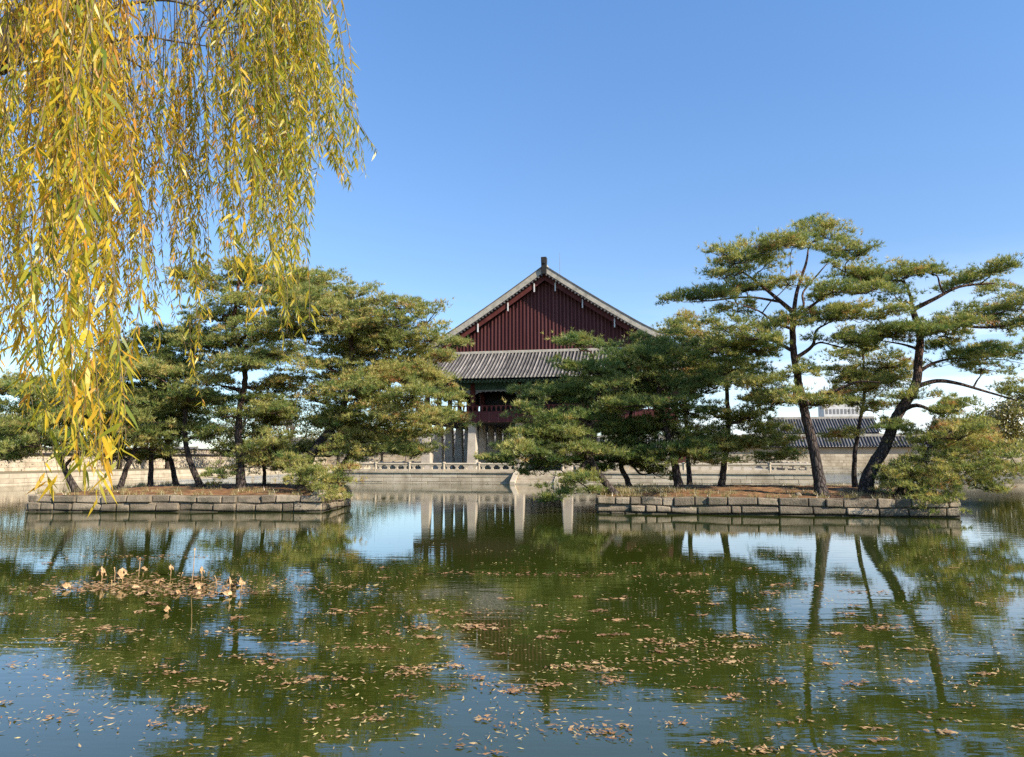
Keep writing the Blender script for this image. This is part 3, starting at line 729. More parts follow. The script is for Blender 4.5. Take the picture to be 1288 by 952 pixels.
# --- right island
pine('tall pine with a layered crown, highest on the right island', 36.6,
     [(1035, 628), (1032, 592), (1026, 557), (1018, 520), (1012, 490), (1009, 468), (1004, 440), (1002, 412), (1003, 390)],
     [(1030, 283, 22, 7), (1034, 296, 36, 9), (1006, 303, 22, 8), (1060, 310, 32, 10), (1072, 320, 24, 7), (957, 313, 32, 9), (923, 328, 30, 10), (964, 328, 26, 9),
      (911, 347, 20, 8), (872, 372, 32, 6), (850, 377, 14, 4), (938, 362, 40, 8), (908, 369, 24, 7), (991, 354, 22, 11), (1070, 341, 28, 9), (1098, 346, 25, 10), (1047, 364, 27, 8),
      (1096, 362, 30, 10), (1036, 398, 33, 10), (1070, 396, 28, 10), (1104, 399, 22, 7), (1004, 402, 20, 7), (928, 388, 25, 8), (908, 409, 26, 11), (962, 409, 34, 11), (955, 423, 30, 7),
      (1066, 427, 34, 10), (1112, 422, 20, 8), (917, 432, 34, 7), (950, 438, 36, 6), (1005, 466, 26, 11), (1031, 505, 30, 9), (975, 502, 30, 11), (949, 481, 34, 9), (1000, 498, 25, 9)],
     .285, 101, .13, 1.0, .0, fill=.4, thick=1.0, limbs=(([(1004, 392), (985, 372), (962, 350), (935, 330)], .13), ([(1004, 392), (1012, 360), (1028, 322), (1036, 298)], .12), ([(1006, 400), (1040, 372), (1085, 352)], .09),
     ([(1008, 440), (975, 422), (940, 427), (900, 433)], .1), ([(1011, 452), (1030, 432), (1036, 412), (1052, 402)], .11), ([(1014, 500), (1045, 493), (1070, 482), (1092, 484)], .1), ([(1003, 415), (975, 405), (950, 394), (925, 390)], .08),
     ([(1005, 395), (1020, 380), (1024, 360), (1045, 335), (1062, 318)], .08), ([(985, 372), (950, 368), (905, 372), (875, 374)], .07)))
pine('leaning pine with a crooked trunk at the right edge of the right island', 37.6,
     [(1088, 615), (1096, 596), (1117, 561), (1134, 523), (1155, 486), (1162, 450), (1164, 416), (1154, 388)],
     [(1134, 347, 36, 11), (1096, 351, 22, 9), (1172, 342, 24, 8), (1216, 353, 34, 6), (1250, 363, 22, 7), (1128, 371, 22, 10), (1242, 393, 34, 13), (1266, 409, 24, 11), (1207, 406, 28, 9),
      (1190, 420, 30, 9), (1117, 420, 38, 8), (1186, 433, 24, 8), (1222, 445, 38, 9), (1234, 461, 30, 9), (1290, 440, 30, 10), (1310, 400, 30, 12), (1300, 370, 28, 9), (1147, 497, 26, 9), (1190, 512, 28, 8),
      (1290, 495, 34, 9), (1120, 535, 24, 8)],
     .35, 102, .15, 1.0, -.02, fill=.4, thick=1.0, limbs=(([(1154, 388), (1178, 375), (1206, 361), (1245, 358)], .13), ([(1154, 388), (1150, 370), (1140, 352), (1110, 350)], .1), ([(1157, 486), (1185, 478), (1215, 481), (1250, 490), (1295, 502)], .13),
     ([(1160, 465), (1180, 456), (1205, 449), (1228, 447)], .1), ([(1163, 425), (1190, 412), (1215, 404), (1250, 396)], .1), ([(1200, 408), (1240, 412), (1280, 408), (1305, 402)], .08), ([(1162, 440), (1145, 430), (1118, 424)], .08)))
pine('low bushy pine drooping over the right end of the right island wall', 36.2,
     [(1128, 622), (1138, 600), (1156, 580), (1170, 560), (1180, 545)],
     [(1205, 553, 42, 13), (1232, 572, 36, 13), (1177, 577, 34, 11), (1147, 588, 36, 11), (1207, 598, 42, 12), (1240, 612, 28, 8, -.8), (1147, 616, 34, 12, -1.0), (1180, 626, 30, 10, -1.2), (1200, 535, 36, 10), (1160, 552, 30, 9), (1222, 588, 34, 10, -1), (1130, 600, 26, 9, .5), (1170, 603, 34, 10, -1), (1250, 590, 22, 8)],
     .16, 103, .05, .72, .06, fill=.5)
pine('slender pine between the tall pine and the leaning pine', 43.5,
     [(1075, 612), (1074, 579), (1078, 545), (1081, 523), (1086, 498), (1086, 455), (1083, 436)],
     [(1083, 441, 26, 8), (1118, 458, 34, 9), (1078, 476, 28, 8), (1055, 466, 24, 8), (1110, 478, 28, 8), (1088, 489, 34, 9), (1060, 500, 26, 8), (1105, 512, 24, 7), (1130, 470, 25, 8), (1058, 545, 20, 6)],
     .15, 104, .05, .9, .14)
pine('dark trunked pine just left of the tall pine', 42.0,
     [(906, 615), (911, 583), (915, 545), (914, 505), (912, 470), (908, 440)],
     [(915, 476, 46, 12), (944, 463, 30, 9), (948, 521, 30, 10), (922, 560, 32, 10), (882, 461, 30, 11), (934, 446, 36, 8), (895, 440, 30, 10), (965, 540, 32, 9), (975, 556, 30, 8), (900, 520, 30, 11), (880, 545, 32, 10), (955, 498, 30, 8), (985, 575, 24, 6)],
     .2, 105, .07, .95, -.06, fill=.4, thick=1.0)
pine('pale pine top showing behind the dark pine mass right of the pavilion', 47.0,
     [(868, 612), (866, 560), (862, 500), (860, 440), (860, 408)],
     [(860, 400, 15, 7), (862, 411, 24, 8), (852, 422, 26, 8), (880, 428, 26, 8), (866, 446, 32, 10), (890, 470, 30, 10)],
     .16, 106, .05, .9, .2)
pine('dark spreading pine with a straight trunk near the middle of the right island', 40.5,
     [(856, 618), (852, 600), (847, 576), (840, 552), (832, 520), (826, 485), (822, 450)],
     [(811, 437, 42, 12), (852, 438, 36, 12), (833, 456, 40, 13), (866, 514, 42, 14), (817, 533, 36, 12), (852, 540, 34, 12), (893, 556, 34, 10), (800, 470, 40, 12), (845, 480, 42, 13), (880, 490, 36, 12), (820, 505, 40, 12), (870, 565, 32, 9), (840, 568, 36, 9), (790, 450, 34, 10), (900, 580, 28, 7), (815, 578, 30, 7)],
     .27, 107, .08, .95, -.16, fill=.3, thick=.98)
pine('dark pine leaning left over the water toward the pavilion steps', 38.6,
     [(774, 620), (760, 606), (747, 587), (740, 565), (744, 535), (752, 505), (756, 475), (748, 455)],
     [(726, 430, 34, 8), (707, 458, 22, 6), (744, 467, 36, 8), (683, 496, 27, 8), (656, 490, 18, 4), (757, 485, 36, 11), (765, 511, 40, 10), (724, 523, 30, 9), (664, 516, 28, 10), (696, 534, 26, 8), (710, 547, 34, 9), (684, 556, 26, 7), (737, 566, 36, 8),
      (650, 562, 28, 10), (640, 578, 24, 6), (676, 587, 30, 6), (690, 576, 30, 8), (702, 617, 24, 9, -1.2), (722, 603, 22, 7, -.8), (740, 617, 14, 4, -1), (690, 628, 16, 5, -1.4), (708, 500, 30, 9), (730, 494, 30, 9), (680, 540, 30, 9), (665, 545, 26, 8), (720, 578, 26, 7)],
     .21, 108, .08, .95, -.14, fill=.3, thick=.98)
pine('dark pine with a curved stem behind dry grass on the right island', 41.5,
     [(795, 618), (788, 602), (782, 585), (784, 560), (792, 530), (798, 500), (795, 470)],
     [(789, 506, 42, 11), (784, 564, 52, 8), (775, 540, 36, 10), (800, 548, 34, 10), (770, 460, 30, 9), (780, 480, 36, 11), (810, 490, 34, 11), (765, 530, 30, 10), (790, 578, 40, 7), (755, 575, 26, 7), (750, 590, 24, 5), (820, 592, 26, 6)],
     .17, 109, .07, .95, -.18, fill=.3, thick=.98)
# --- left island
L1 = [(382, 352, 28, 8), (412, 353, 24, 8), (370, 369, 34, 9), (410, 372, 35, 9), (445, 370, 26, 9), (402, 391, 40, 10), (452, 390, 38, 10), (503, 384, 28, 8), (382, 411, 40, 10), (432, 410, 40, 10), (486, 408, 40, 10), (537, 402, 27, 8),
      (420, 432, 44, 11), (480, 428, 42, 10), (540, 425, 34, 8), (573, 432, 18, 5), (392, 455, 42, 10), (452, 452, 44, 11), (512, 450, 36, 9), (552, 447, 22, 6), (424, 478, 44, 11), (482, 474, 44, 11), (535, 471, 30, 8), (462, 498, 44, 10),
      (521, 495, 38, 9), (568, 500, 23, 8), (432, 525, 42, 10), (492, 520, 42, 10), (547, 522, 28, 8), (574, 528, 17, 7), (402, 500, 36, 10), (462, 548, 38, 9), (512, 545, 30, 8), (440, 568, 34, 8), (502, 566, 34, 7), (535, 567, 16, 5), (522, 382, 16, 5), (470, 372, 16, 6)]
pine('big bright pine with a broad rounded crown at the right end of the left island', 42.0,
     [(378, 614), (384, 593), (394, 568), (410, 546), (426, 526), (434, 500), (438, 470), (442, 440), (436, 405), (415, 372)], L1, .3, 201, .09, .92, .05, depth=2.8, thick=1.35, fill=.55)
pine('forked pine behind the bright crown, its stem leaning right over the water', 44.5,
     [(420, 606), (430, 588), (446, 568), (468, 548), (486, 520), (492, 480), (490, 440)],
     [(500, 530, 30, 8), (470, 505, 34, 9), (515, 510, 28, 8), (490, 465, 36, 10), (520, 470, 30, 8), (460, 440, 34, 10), (505, 432, 34, 9), (470, 410, 30, 9), (450, 556, 26, 7), (530, 545, 26, 7), (415, 530, 32, 8), (435, 545, 28, 7), (400, 565, 26, 7)], .2, 202, .07, .9, .1, fill=.35)
pine('light green low pine spilling over the right corner of the left island wall', 39.8,
     [(388, 616), (396, 604), (404, 594), (408, 588)],
     [(400, 600, 28, 10, -.4), (372, 607, 20, 8, -.4), (412, 615, 24, 9, -.9), (425, 604, 20, 6, -.2), (418, 627, 16, 7, -1.1), (392, 592, 24, 7, 0), (440, 590, 16, 5, .3)], .08, 203, .04, .75, .1, thick=.95, fill=.4)
pine('red barked twin pine behind the long willow strands on the left island', 41.5,
     [(304, 620), (302, 582), (299, 546), (301, 515), (307, 480), (303, 448), (292, 415), (296, 380), (302, 350)],
     [(300, 337, 36, 9), (328, 351, 34, 10), (266, 358, 32, 9), (308, 378, 40, 11), (346, 402, 36, 11), (268, 396, 38, 11), (320, 428, 40, 11), (256, 432, 34, 10), (345, 445, 36, 10), (300, 460, 36, 10), (350, 480, 36, 10), (262, 480, 30, 9), (330, 515, 32, 9), (342, 560, 38, 11), (368, 582, 30, 9), (325, 580, 26, 8), (285, 520, 26, 8), (350, 372, 30, 9)],
     .24, 204, .08, .9, .03, fill=.6, red=.95)
pine('upright dark pine stem in the middle of the left island', 44.0,
     [(189, 612), (190, 585), (191, 555), (194, 520), (198, 480), (200, 440)],
     [(205, 424, 42, 11), (168, 440, 40, 11), (228, 452, 38, 10), (188, 470, 42, 11), (146, 492, 36, 10), (208, 496, 40, 11), (230, 520, 34, 10), (170, 515, 40, 10), (200, 540, 36, 9), (150, 545, 30, 8)], .16, 205, .07, .9, -.05, fill=.6)
pine('pine with a stem slanting right near the left end of the left island', 42.0,
     [(150, 616), (158, 594), (170, 574), (178, 548), (170, 515), (155, 480)],
     [(150, 462, 42, 11), (118, 470, 36, 10), (162, 527, 46, 12), (130, 500, 38, 11), (180, 500, 36, 10), (110, 520, 34, 10), (200, 562, 30, 8), (140, 560, 32, 8), (178, 545, 32, 8)], .17, 206, .06, .9, -.05, fill=.6)
pine('pine with a stem slanting left beside the red barked twin pine', 42.5,
     [(256, 618), (243, 584), (235, 550), (238, 515), (246, 480), (248, 440)],
     [(248, 420, 36, 10), (275, 440, 32, 10), (228, 470, 34, 10), (262, 500, 34, 10), (226, 512, 34, 10), (266, 545, 26, 7), (230, 545, 30, 8), (280, 596, 24, 8, -1), (290, 565, 24, 7)], .19, 207, .06, .9, 0, fill=.6)
pine('short stemmed pine between two slanting pines on the left island', 45.5,
     [(223, 614), (217, 588), (210, 560), (214, 520), (220, 480)],
     [(220, 465, 36, 10), (200, 490, 34, 10), (240, 500, 32, 10), (215, 530, 34, 9), (190, 520, 30, 9), (245, 535, 26, 8), (185, 575, 28, 6)], .18, 208, .06, .9, -.08, fill=.35)
pine('dark pine leaning left off the left end of the left island', 41.0,
     [(98, 622), (84, 594), (74, 575), (64, 550), (52, 525)],
     [(40, 538, 40, 11), (72, 556, 40, 10), (18, 558, 32, 10), (92, 528, 36, 10), (28, 512, 34, 10), (60, 500, 36, 10), (-12, 540, 32, 10), (8, 575, 28, 7), (100, 565, 28, 8), (85, 485, 30, 9), (20, 485, 30, 9)], .2, 209, .06, .9, -.12, fill=.35)
pine('thin straight pine stem close to the red barked twin pine', 43.5,
     [(332, 618), (333, 590), (334, 560), (336, 530), (340, 500)],
     [(345, 490, 30, 9), (322, 505, 26, 8), (360, 515, 28, 8), (340, 530, 28, 8), (312, 545, 24, 7)], .12, 210, .05, .9, .05, fill=.35)

# ------------------------------------------------------------------ far trees
def leaf_tree(name, label, px, ybase, Y, h, wdt, seed, tint, n=2600, group=None, ls=.45):
    rs = np.random.RandomState(seed); b = np.array(P(px, ybase, Y)); b[2] = 1.1
    root = thing(name, label, 'tree', b, 0, group)
    tb = MB(); tb.tube([(0, 0, 0), (.1, 0, h * .3), (0, .1, h * .6), (.1, 0, h * .85)], [h * .03, h * .024, h * .014, .03], 7)
    cen = []; 
    for k in range(16):
        a = rs.uniform(0, 6.28); rr = wdt * .5 * math.sqrt(rs.uniform(.05, 1)); z = h * rs.uniform(.35, .95); sh = 1 - .45 * abs(z / h - .55) / .45
        c = np.array((rr * math.cos(a) * sh, rr * math.sin(a) * sh, z)); tb.tube([(0, 0, max(.2 * h, z - wdt * .35)), c * .6 + np.array((0, 0, z * .38)), c], [h * .012, h * .008, .03], 4, False)
        cen.append(c + rs.normal(0, 1, (n // 16, 3)) * np.array((wdt * .14, wdt * .14, h * .065)))
    tb.build('trunk', M['grey_bark'], root, True)
    cen = np.concatenate(cen); N = len(cen)
    a = rs.normal(0, 1, (N, 3)); a /= np.linalg.norm(a, axis=1)[:, None]; q = np.cross(a, rs.normal(0, 1, (N, 3))); q /= np.linalg.norm(q, axis=1)[:, None]
    s = rs.uniform(.6, 1.2, (N, 1)) * ls
    V = np.stack([cen - a * s * .5, cen + q * s * .25, cen + a * s * .5, cen - q * s * .25], 1).reshape(-1, 3)
    link_mesh('crown', V, np.arange(N * 4).reshape(-1, 4), M['broad'], root, np.repeat(np.clip(tint + rs.normal(0, .15, N), 0, 1), 4))
    return root
leaf_tree('broadleaf_tree', 'yellow green autumn tree at the right edge beyond the far wall', 1262, 575, 150, 12.5, 9.5, 1, .6, 9000, ls=.6)
leaf_tree('broadleaf_tree', 'dull green tree behind the far wall right of the tall pine', 1043, 570, 190, 9.5, 9, 2, .35, 3000)
leaf_tree('broadleaf_tree', 'low brown green tree between two far hall roofs', 1150, 570, 200, 9.5, 10, 3, .4, 3000)
leaf_tree('broadleaf_tree', 'dull green tree behind the far wall between tall pine and slender pine', 1005, 570, 205, 10, 10, 4, .3, 3000)
leaf_tree('broadleaf_tree', 'yellowish shoreline tree at the far left edge', -6, 600, 92, 7.5, 9, 6, .75, 4200, ls=.3)
leaf_tree('broadleaf_tree', 'olive tree on the left shore behind the leaning dark pine', 95, 596, 104, 10, 12, 7, .45, 4200, ls=.3)
leaf_tree('broadleaf_tree', 'green tree on the left shore behind the upright pine stem', 210, 592, 112, 11.5, 13, 8, .3, 4200, ls=.3)
for i, (px, Y, h, wd, tn_, lab) in enumerate(((300, 122, 12, 13, .35, 'dull green shore tree behind the red barked twin pine'), (365, 132, 13, 14, .5, 'olive shore tree seen through the gap left of the bright pine'), (425, 150, 12, 14, .3, 'dark green shore tree under the bright pine crown'), (150, 108, 11.5, 13, .25, 'dark shore tree behind the pine slanting right'), (40, 98, 9.5, 11, .3, 'low green shore tree at the far left behind the willow strands'), (480, 168, 10, 11, .45, 'dull shore tree beyond the left edge of the terrace'))):
    leaf_tree('broadleaf_tree', lab, px, 590, Y, h, wd, 60 + i, tn_, 4200, ls=.4)
def bare_tree(label, px, Y, h, seed):
    rs = np.random.RandomState(seed); b = np.array(P(px, 590, Y)); b[2] = 1.1
    tb = MB()
    def grow(p, d, L, r, dep):
        q = p + d * L; m = (p + q) / 2 + rs.normal(0, .05 * L, 3); tb.tube([p, m, q], [r, r * .85, r * .7], 5 if dep < 2 else 3, False)
        if dep >= 5: return
        for _ in range(3 if dep < 4 else 2):
            nd = d + rs.normal(0, .42, 3) + np.array((0, 0, .15)); nd /= np.linalg.norm(nd); grow(q, nd, L * rs.uniform(.6, .85), r * .6, dep + 1)
    grow(np.zeros(3), np.array((0, 0, 1.)), h * .27, h * .022, 0)
    root = thing('bare_tree', label, 'tree', b); tb.build('trunk', M['bare_bark'], root, True)
bare_tree('leafless tree seen between the pine stems, left of the bright pine', 345, 112, 10, 1)
bare_tree('leafless tree behind the red barked twin pine', 318, 120, 10, 2)
bare_tree('leafless tree seen low between willow strands', 275, 118, 9, 3)
bare_tree('leafless tree beyond the terrace left of the columns', 510, 158, 9, 4)

# ------------------------------------------------------------------ island undergrowth, rocks
def grass_patch(n, fn, seed, name, h=.45):
    rs = np.random.RandomState(seed); c = np.array([fn(rs) for _ in range(n)])
    d = rs.normal(0, .35, (n, 3)); d[:, 2] = 1; d /= np.linalg.norm(d, axis=1)[:, None]
    L = rs.uniform(.4, 1.1, (n, 1)) * h; s = np.stack([rs.normal(0, 1, n), rs.normal(0, 1, n), np.zeros(n)], 1); s /= np.linalg.norm(s, axis=1)[:, None]
    V = np.stack([c - s * .012, c + s * .012, c + d * L + np.array((0, 0, -.02))], 1).reshape(-1, 3)
    kind(link_mesh(name, V, np.arange(n * 3).reshape(-1, 3), M['grass'], None, np.repeat(rs.uniform(0, 1, n), 3)), 'stuff')
grass_patch(5200, lambda rs: np.array((rs.uniform(5.0, 9.0) + rs.normal(0, .5), 38.6 + abs(rs.normal(0, 1.6)), .86)), 1, 'dry_grass')
def litter(poly, n, seed):
    rs = np.random.RandomState(seed); P0 = np.array(poly); lo, hi = P0.min(0), P0.max(0); c = np.stack([rs.uniform(lo[0], hi[0], n), rs.uniform(lo[1], hi[1], n)], 1)
    a = np.roll(P0, -1, 0) - P0; ins = np.all(np.stack([a[i, 0] * (c[:, 1] - P0[i, 1]) - a[i, 1] * (c[:, 0] - P0[i, 0]) > .25 * np.linalg.norm(a[i]) for i in range(len(P0))]), 0); c = c[ins]; n = len(c)
    return c
for poly, sd_, nm in ((ISL[0], 1, 'dry_grass'), (ISL[1], 2, 'dry_grass')):
    cc = litter(poly, 130, sd_); rs_ = np.random.RandomState(sd_); tuft = np.concatenate([q + rs_.normal(0, .16, (40, 2)) for q in cc])
    P0 = np.array(poly); ed = []
    for k in range(150):
        i = rs_.randint(len(P0)); q = P0[i] + (P0[(i + 1) % len(P0)] - P0[i]) * rs_.uniform(); q = q + (P0.mean(0) - q) * .025; ed.append(q + rs_.normal(0, .09, (26, 2)))
    tuft = np.concatenate([tuft] + ed)
    it = iter(range(len(tuft)))
    def fn_(rs, it=it, tuft=tuft, cc_=cc):
        i = next(it); q = tuft[i]; return np.array((q[0], q[1], .96 if i < 5200 and i < len(cc_) * 40 else .84))
    grass_patch(len(tuft), fn_, sd_, nm, .3)
def rock(label, px, Y, z, sc, seed, m='stone'):
    rs = np.random.RandomState(seed); V = []; n, k = 10, 7
    for i in range(k):
        ph = i / (k - 1) * math.pi
        for j in range(n):
            th = j / n * 6.283; q = np.array((math.sin(ph) * math.cos(th), math.sin(ph) * math.sin(th), math.cos(ph)))
            V.append(q * (1 + rs.uniform(-.14, .14) * math.sin(ph)) * np.array(sc))
    Q = [(i * n + j, (i + 1) * n + j, (i + 1) * n + (j + 1) % n, i * n + (j + 1) % n) for i in range(k - 1) for j in range(n)]
    o = link_mesh('rock', np.array(V), np.array(Q), M[m], None, np.full(len(V), .5), True, loc=(wp(px, Y)[0], Y, z)); tag(o, label, 'rock')
rock('rounded pale rock right of the leaning pine base', 1108, 39.6, 1.0, (.34, .3, .2), 1, 'pale_stone')
rock('small rock at the foot of the low bushy pine', 1127, 40.2, 1.02, (.3, .24, .16), 2)
rock('dark stump shaped rock between tall pine and slender pine', 1052, 38.5, 1.0, (.2, .2, .2), 3)
rock('small dark stone on the needle litter left of the tall pine', 1000, 36.9, .92, (.17, .15, .13), 4)
rock('boulder at the corner of the left island wall', 405, 38.9, .9, (.4, .35, .22), 5, 'pale_stone')

# ------------------------------------------------------------------ floating leaves and withered lotus
def lance(n_len=6):
    pass
def float_leaves():
    rs = np.random.RandomState(77); pos = []; big = []
    def at(px, py):
        Y = CAM_H * FPX / max(8, py - 576) ; 
        p0 = P(px, py, 1.0); d = p0 - np.array((0, 0, CAM_H)); t = -CAM_H / d[2]; return np.array((d[0] * t, d[1] * t))
    sz = []; asp = []; tn = []
    def raft(px, py, r, n, stretch=1.0):
        c = at(px, py); pos.append(c + rs.normal(0, 1, (n, 2)) * np.array((r * stretch * 1.25, r * .8)) * .5)
        q_ = min(1.1, max(.7, (c[1] - 2) / 10)); sz.append(rs.uniform(.05, .13, n) * q_); asp.append(rs.uniform(.2, .6, n)); tn.append(rs.normal(rs.uniform(.2, .5), .13, n))
    for _ in range(150):
        py = 700 + 250 * rs.beta(1.4, 1.5); px = rs.uniform(-20, 1300)
        raft(px, py, rs.uniform(.06, .2), int(rs.uniform(5, 22)), rs.uniform(1, 1.8))
    for px, py, r, n, st in ((610, 790, .3, 70, 1.6), (690, 803, .16, 34, 1), (760, 842, .2, 40, 1.5), (850, 811, .3, 60, 1.6), (925, 800, .26, 50, 1), (915, 832, .2, 40, 1.6), (1110, 790, .25, 60, 1.8), (770, 856, .16, 30, 1.6), (690, 862, .16, 30, 1),
              (743, 918, .14, 26, 1), (1070, 860, .14, 24, 1), (460, 815, .25, 50, 1.8), (350, 832, .22, 40, 1.6), (510, 848, .2, 40, 1.3), (375, 858, .18, 30, 1.6), (250, 858, .16, 26, 1.4), (200, 912, .14, 22, 1), (560, 772, .5, 80, 2), (540, 790, .4, 60, 1.6),
              (590, 722, .5, 80, 3.4), (700, 723, .4, 50, 2.6), (865, 722, .4, 40, 2), (868, 745, .3, 40, 1.6), (1090, 745, .3, 40, 2), (1000, 735, .3, 30, 1.6), (300, 795, .3, 50, 1.6), (420, 770, .4, 60, 2), (440, 738, .5, 60, 2.4), (130, 790, .25, 40, 1.6), (150, 700, .6, 60, 3), (230, 700, .5, 40, 2.4),
              (825, 832, .22, 40, 2), (965, 945, .14, 26, 1), (1040, 948, .12, 22, 1.4), (905, 935, .14, 24, 1), (470, 905, .12, 18, 1), (640, 868, .16, 26, 1.6), (595, 853, .16, 24, 1.2), (225, 740, .9, 420, 2.4), (150, 737, .7, 300, 2.2), (255, 747, .6, 260, 1.8), (200, 730, .9, 260, 2.4), (110, 742, .5, 120, 2), (1140, 858, .12, 16, 1), (975, 858, .16, 24, 1)):
        raft(px, py, r, n, st)
    for _ in range(330):      # loose drifts of small willow leaves
        py = 685 + 265 * rs.beta(1.2, 1.6); px = rs.uniform(-20, 1300); n = int(rs.uniform(4, 18)); c = at(px, py)
        pos.append(c + rs.normal(0, 1, (n, 2)) * np.array((rs.uniform(.15, .8), rs.uniform(.08, .4)))); sz.append(rs.uniform(.035, .09, n)); asp.append(rs.uniform(.14, .3, n)); tn.append(rs.normal(.66, .2, n))
    n = 1500; pos.append(np.array([at(rs.uniform(-20, 1300), 682 + 275 * rs.beta(1.1, 1.5)) for _ in range(n)])); sz.append(rs.uniform(.03, .08, n)); asp.append(rs.uniform(.14, .32, n)); tn.append(rs.normal(.7, .2, n))
    SZ, AS, TN = np.concatenate(sz), np.concatenate(asp), np.clip(np.concatenate(tn), 0, 1)
    p = np.concatenate(pos); n = len(p)
    th = rs.uniform(0, 6.283, n); dirv = np.stack([np.cos(th), np.sin(th), rs.normal(0, .07, n)], 1); sd_ = np.stack([-np.sin(th), np.cos(th), rs.normal(0, .22, n)], 1)
    L = SZ[:, None]; wv = L * AS[:, None]
    c = np.concatenate([p, rs.uniform(.012, .022, (n, 1))], 1); up = np.array((0, 0, 1.0))
    v0 = c - dirv * L / 2; v1 = c - dirv * L * .12 + sd_ * wv / 2; v2 = c + dirv * L / 2 + up * rs.uniform(0, .012, (n, 1)); v3 = c - dirv * L * .12 - sd_ * wv / 2
    V = np.stack([v0, v1, v2, v3], 1).reshape(-1, 3); V[:, 2] = np.maximum(V[:, 2], .004)
    kind(link_mesh('floating_leaves', V, np.arange(n * 4).reshape(-1, 4), M['float'], None, np.repeat(TN, 4)), 'stuff')
    return at
at = float_leaves()
def lotus(px, py, label, s, folded, stalk, seed, lean=0.0):
    rs = np.random.RandomState(seed); q = at(px, py)
    root = thing('withered_lotus', label, 'lotus', (q[0], q[1], 0), rs.uniform(-.5, .5), 'withered lotus among the floating leaves')
    tip = np.array((lean, 0, stalk))
    tb = MB(); tb.tube([(0, 0, -.2), tip * .5 + np.array((.02, 0, 0)), tip], [.011, .009, .007], 5); st_ = tb.build('stalk', M['lotus'], root, True)
    n, k = 18, 6; G = np.zeros((k, n + 1, 3)); ph = rs.uniform(0, 6.28)
    for i in range(k):
        r = s * i / (k - 1)
        for j in range(n + 1):
            th = j / n * 6.2832
            wob = 1 + .18 * math.sin(3 * th + ph) + .1 * math.sin(7 * th)
            rr = r * wob * (1 - folded * .62); z = tip[2] - folded * r * (1.0 + .3 * math.sin(4 * th + ph)) + (1 - folded) * r * .35 * math.sin(2 * th + ph)
            jt = rs.normal(0, .07 * s, 3) * (i > 1) * (0 < j < n); G[i, j] = (tip[0] + rr * math.cos(th) + jt[0], tip[1] + rr * math.sin(th) * .8 + jt[1], max(z + jt[2], .02))
    mb = MB(); mb.grid(G); mb.build('leaf', M['lotus'], root, True)
lotus(127, 733, 'palest folded dry lotus leaf, leftmost of the standing ones', .2, .85, .36, 1)
lotus(153, 734, 'rust coloured folded lotus leaf beside the palest one', .22, .7, .34, 2)
lotus(179, 723, 'small flat dry lotus leaf at the back of the patch', .15, .4, .18, 3)
lotus(201, 736, 'low curled brown lotus leaf in the middle of the patch', .14, .5, .14, 4)
lotus(214, 724, 'small pale cupped lotus leaf behind the low curled one', .13, .8, .26, 5)
lotus(239, 742, 'tall thin lotus stalk with a tiny withered head', .05, .8, .85, 6, .06)
lotus(253, 729, 'pale hooked lotus leaf right of the tallest stalk', .14, .9, .30, 7)
lotus(246, 742, 'crumpled lotus leaf lying at the foot of the tallest stalk', .18, .5, .16, 8)
lotus(288, 747, 'left one of the two upright dry leaves at the right end of the patch', .13, .9, .34, 9)
lotus(302, 745, 'rightmost upright dry lotus leaf at the right end of the patch', .12, .9, .30, 10)
lotus(173, 726, 'short bare lotus stalk standing left of the small flat leaf', .05, .7, .45, 11, .05)
lotus(82, 741, 'low crumpled lotus leaf at the left end of the patch', .16, .6, .14, 12)
lotus(210, 770, 'single folded leaf floating in front of the lotus patch', .13, .8, .12, 13)

rl = random.Random(3)
for k in range(4):
    lotus(rl.uniform(85, 310), rl.uniform(722, 752), 'thin bare dry stalk poking out of the lotus patch', .035, .7, rl.uniform(.08, .28), 40 + k, rl.uniform(-.12, .12))
for k in range(9):
    lotus(rl.uniform(85, 310), rl.uniform(726, 750), 'low curled brown leaf lying in the debris of the lotus patch', rl.uniform(.1, .17), rl.uniform(.2, .6), rl.uniform(.05, .1), 70 + k, rl.uniform(-.1, .1))
